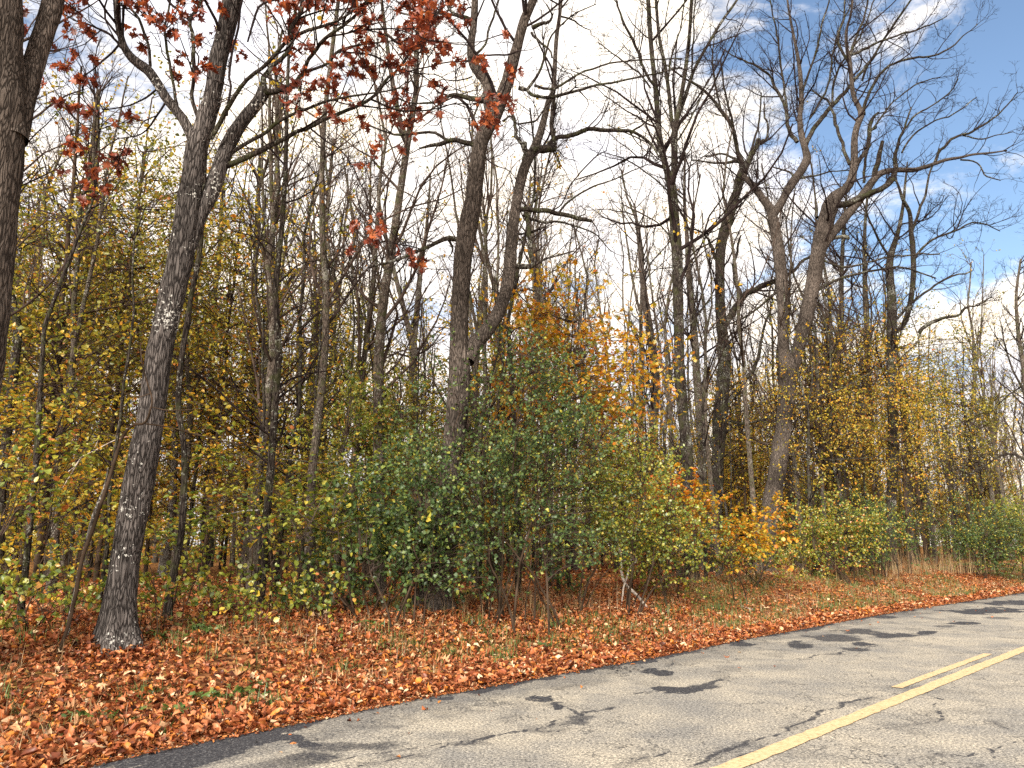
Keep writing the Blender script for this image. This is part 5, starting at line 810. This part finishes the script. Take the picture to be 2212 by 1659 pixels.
# scattered grass over the verge
s = rng.uniform(1, 45, 2600); m = rng.uniform(.35, 4.6, 2600); x, y = s * RD[0] + (edge_n(s) + m) * RN[0], s * RD[1] + (edge_n(s) + m) * RN[1]; k = inview(x, y) & (gapn(x * .9 + 5 * 0, y * .9) < .02)
go = link('verge_grass', leaf_mesh('verge_grass', [blades(x[k], y[k], zg(x[k], y[k]), 12, .19, .08, lean=.6, w=.006)], M['grass']), kind='stuff'); go['label'] = 'sparse short green grass showing through the leaf litter'
s = rng.uniform(1, 50, 4200); m = rng.uniform(.5, 5.6, 4200); x, y = s * RD[0] + (edge_n(s) + m) * RN[0], s * RD[1] + (edge_n(s) + m) * RN[1]; k = inview(x, y) & (gapn(x * 1.1 - 30, y * 1.1) > -.02)
go = link('verge_straw', leaf_mesh('verge_straw', [blades(x[k], y[k], zg(x[k], y[k]), 7, .22, .09, lean=.8, w=.004)], M['grass_dry']), kind='stuff'); go['label'] = 'dry tan straw and thin grass among the fallen leaves'
def tussock(label, px, py, mat, n, h, spread, lean, w=.005, name='grass_tuft', cat='grass'):
    g = ground_hit(px, py); lean = lean * (1.7 if cat == 'dry grass' else 1); me = leaf_mesh(name, [blades(np.zeros(1), np.zeros(1), np.zeros(1), n, h * (.85 if cat == 'dry grass' else 1), spread, lean, w=w * (.7 if cat == 'dry grass' else 1), K=5)], M[mat]); o = link(name, me); o.location = tuple(g); o['label'] = label; o['kind'] = 'stuff'; return o
for px, py, n, h, sp, lab in [(315, 1505, 130, .17, .12, 'green grass tuft in the leaves below the leaning oak'), (745, 1445, 90, .15, .10, 'green grass tuft directly under the low lime shrub'), (1110, 1400, 110, .16, .14, 'bright green grass tuft right of the verge centre'), (1075, 1412, 90, .14, .14, 'lighter grass tuft beside the bright one at verge centre'),
        (820, 1400, 70, .14, .10, 'small grass tuft on the verge below the green bush'), (1540, 1318, 110, .25, .15, 'dark green tuft on the verge below the slim maple'), (1430, 1322, 90, .22, .14, 'dark tuft right of the dead branch foot'), (1290, 1338, 80, .18, .12, 'dark green tuft left of the dead branch foot'), (1310, 1390, 90, .14, .12, 'green tuft near the road edge below the dead branch'), (1450, 1360, 70, .14, .16, 'low green tuft halfway between dead branch and road'), (1020, 1350, 90, .22, .14, 'green tuft at the foot of the tall dry grass'), (130, 1580, 50, .14, .09, 'small grass tuft near the bottom left corner'), (860, 1325, 60, .4, .10, 'long bladed green tuft at the foot of the green bush')]:
    tussock(lab, px, py, 'grass', n, h, sp, .6, w=.006)
for px, py, n, h, sp, lab in [(1000, 1330, 90, .75, .28, 'tall straw coloured grass right of the old oak foot'), (1110, 1310, 110, .85, .30, 'tallest dry grass clump in front of the big green bush'), (1160, 1335, 60, .6, .2, 'thin dry grass clump right of the tallest one'), (1280, 1318, 45, .7, .25, 'wispy dry grass left of the dead branch'), (1500, 1262, 80, .8, .2, 'dry grass clump round the foot of the slim maple'), (1600, 1255, 90, .9, .5, 'dry grass band before the twisted maple'), (1690, 1248, 110, 1.0, .5, 'tall dry grass at the foot of the great oak'), (1935, 1238, 200, 1.3, .55, 'dense tan grass clump, tallest at right'), (2010, 1236, 180, 1.3, .7, 'tan grass clump between the dark bushes at right'), (2060, 1236, 140, 1.1, .6, 'reddish tan grass before the right edge bush'), (1860, 1240, 120, .9, .6, 'low tan grass below the feathery bush')]:
    tussock(lab, px, py, 'grass_dry', n, h, sp, .28, w=.004 + (.004 if px > 1800 else 0), name='dry_grass_clump', cat='dry grass')
def weed(label, px, py, n, sz, spread):
    g = ground_hit(px, py); C = np.stack([rng.normal(size=n) * spread, rng.normal(size=n) * spread * .6, rng.random(n) * sz * .8 + .02], -1); a = rng.uniform(0, 6.28, n); D = np.stack([np.cos(a), np.sin(a), rng.uniform(.1, .9, n)], -1)
    o = link('weed', leaf_mesh('weed', [leaves(C, D, norm(np.stack([rng.normal(size=n) * .5, rng.normal(size=n) * .5, np.ones(n)], -1)), sz * rng.uniform(.6, 1.2, n), .6, 'lobed', .4)], M['grass'])); o.location = tuple(g); o['label'] = label; o['category'] = 'weed'
for px, py, n, sz, sp, lab in [(450, 1520, 26, .10, .11, 'leafy green weed patch, left one of two near the road edge'), (530, 1512, 34, .10, .13, 'leafy green weed patch, right one of two near the road edge'), (565, 1488, 14, .09, .05, 'single green dock plant behind the weed patches'), (385, 1550, 12, .09, .08, 'dark green weed in the leaf drift near the corner'), (165, 1565, 10, .09, .07, 'dark weed between leaves close to the bottom left corner'), (1200, 1410, 22, .09, .18, 'low creeping green weed near the road edge at centre'), (250, 1560, 12, .08, .08, 'small weed half buried left of the grass tuft'), (350, 1385, 40, .09, .14, 'green seedling clump right of the leaning oak foot'), (430, 1368, 50, .10, .16, 'lime seedling clump farther right of the leaning oak foot'), (790, 1355, 30, .08, .1, 'pale green seedlings under the hanging leaves')]:
    weed(lab, px, py, n, sz, sp)
# crumbs of asphalt by the pothole
n = 900; cpts = []
V0 = np.array([[1, 0, 0], [-1, 0, 0], [0, 1, 0], [0, -1, 0], [0, 0, .8], [0, 0, -.3]]); F0 = np.array([[0, 2, 4], [2, 1, 4], [1, 3, 4], [3, 0, 4]])
ps = np.array([flat(*(np.array([1325, 1444]) + rng.normal(size=2) * np.array([42, 5]))) for _ in range(110)]); s = rng.uniform(2, 40, n); mm = -.12 + rng.normal(size=n) * .09; pe = np.stack([s * RD[0] + (edge_n(s) + mm) * RN[0], s * RD[1] + (edge_n(s) + mm) * RN[1]], -1)
P_ = np.concatenate([ps, pe]); sz = rng.uniform(.006, .02, len(P_)); V = (V0[None] * sz[:, None, None] * rng.uniform(.6, 1.3, (len(P_), 6, 1)) + np.concatenate([P_, np.full((len(P_), 1), .006)], 1)[:, None]).reshape(-1, 3); F = (F0[None] + (np.arange(len(P_)) * 6)[:, None, None]).reshape(-1, 3)
go = link('asphalt_crumbs', mesh_np('asphalt_crumbs', V, F, plain('crumb', (.02, .02, .022), (.09, .085, .08), 20)), kind='stuff'); go['label'] = 'loose black asphalt crumbs along the broken road edge'

# ------------------------------------------------------------------ the wood far behind, read as one mass
pts = []
while len(pts) < 560:
    s = rng.uniform(-110, 150); m = rng.uniform(50, 95); p = sn(s, m); a = math.atan2(p[0], p[1])
    if p[1] > 5 and -.75 < a < .75: pts.append(p)
pts = np.array(pts); N = len(pts); h = rng.uniform(7, 13, N); t = np.linspace(0, 1, 6)
P = np.concatenate([np.repeat(pts[:, None], 6, 1), np.zeros((N, 6, 1))], 2); P[..., 2] = h[:, None] * t[None] + .5; P[..., :2] += np.cumsum(rng.normal(size=(N, 6, 2)) * .22, axis=1); R = rng.uniform(.07, .16, N)[:, None] * (1 - .8 * t)[None]
P1, R1 = grow(P, R, .8, .2, 1, .3, 40, K=4, trop=.15, rmin=.02, lmin=1.5)
V, F = join([tubes(P, R, 5), tubes(P1, R1, 3)]); dw = thing('distant_wood', 'mass of distant trunks and golden leaves closing the view behind the wood', 'wood', (0, 0, 0)); dw['kind'] = 'stuff'; del dw['category']
link('trunks', mesh_np('far_trunks', V, F, M['bark_pole']), dw, kind='stuff')
nl = 40000; i = rng.integers(0, N, nl); C = np.concatenate([pts[i] + rng.normal(size=(nl, 2)) * 1.6, (rng.random(nl) ** 1.4 * 5 + .4)[:, None]], 1); a = rng.normal(size=(nl, 3))
link('foliage', leaf_mesh('far_leaves', [leaves(C, norm(a), norm(np.cross(a, rng.normal(size=(nl, 3)))), .26 * rng.uniform(.6, 1.3, nl), .8, 'diamond', .2)], M['leaf_yellow']), dw, kind='stuff')
T('end')
print('TRIS', sum(sum(len(p.vertices) - 2 for p in m.polygons) if 0 else len(m.loops) - 2 * len(m.polygons) for m in bpy.data.meshes))
# labels of the near trees inside the wood: ranked from a landmark
def scrx(p):
    fw = p[1] * CP + (p[2] - CAM_H) * SP; return 1106 + FPX * p[0] / fw
LM = sorted([(scrx(np.array(TREES[k][1])), n_) for k, n_ in [('A', 'two-stemmed tree'), ('B', 'leaning oak'), ('C', 'old oak'), ('D', 'straight maple'), ('G', 'great oak')]])
ORD = ['first', 'second', 'third', 'fourth', 'fifth', 'sixth', 'seventh', 'eighth', 'ninth', 'tenth', 'eleventh', 'twelfth', 'thirteenth', 'fourteenth', 'fifteenth', 'sixteenth', 'seventeenth', 'eighteenth', 'nineteenth', 'twentieth']
for grp, wd in [('slender trees inside the wood', 'slender bare tree'), ('understorey beeches among the trunks', 'small golden understorey beech'), ('leafy trees inside the wood', 'leafy olive and gold tree')]:
    obs = sorted([(scrx(np.array(o.location)), o) for o in SC.objects if o.get('group') == grp], key=lambda q: q[0]); cnts = {}
    for x, o in obs:
        L_ = [l for l in LM if l[0] <= x]; lm = L_[-1] if L_ else LM[0]; cnts[lm[1]] = cnts.get(lm[1], 0) + 1
        c_ = cnts[lm[1]] - 1
        if c_ < len(ORD): o['label'] = '%s %s inside the wood counting rightwards from the %s' % (ORD[c_], wd, lm[1])
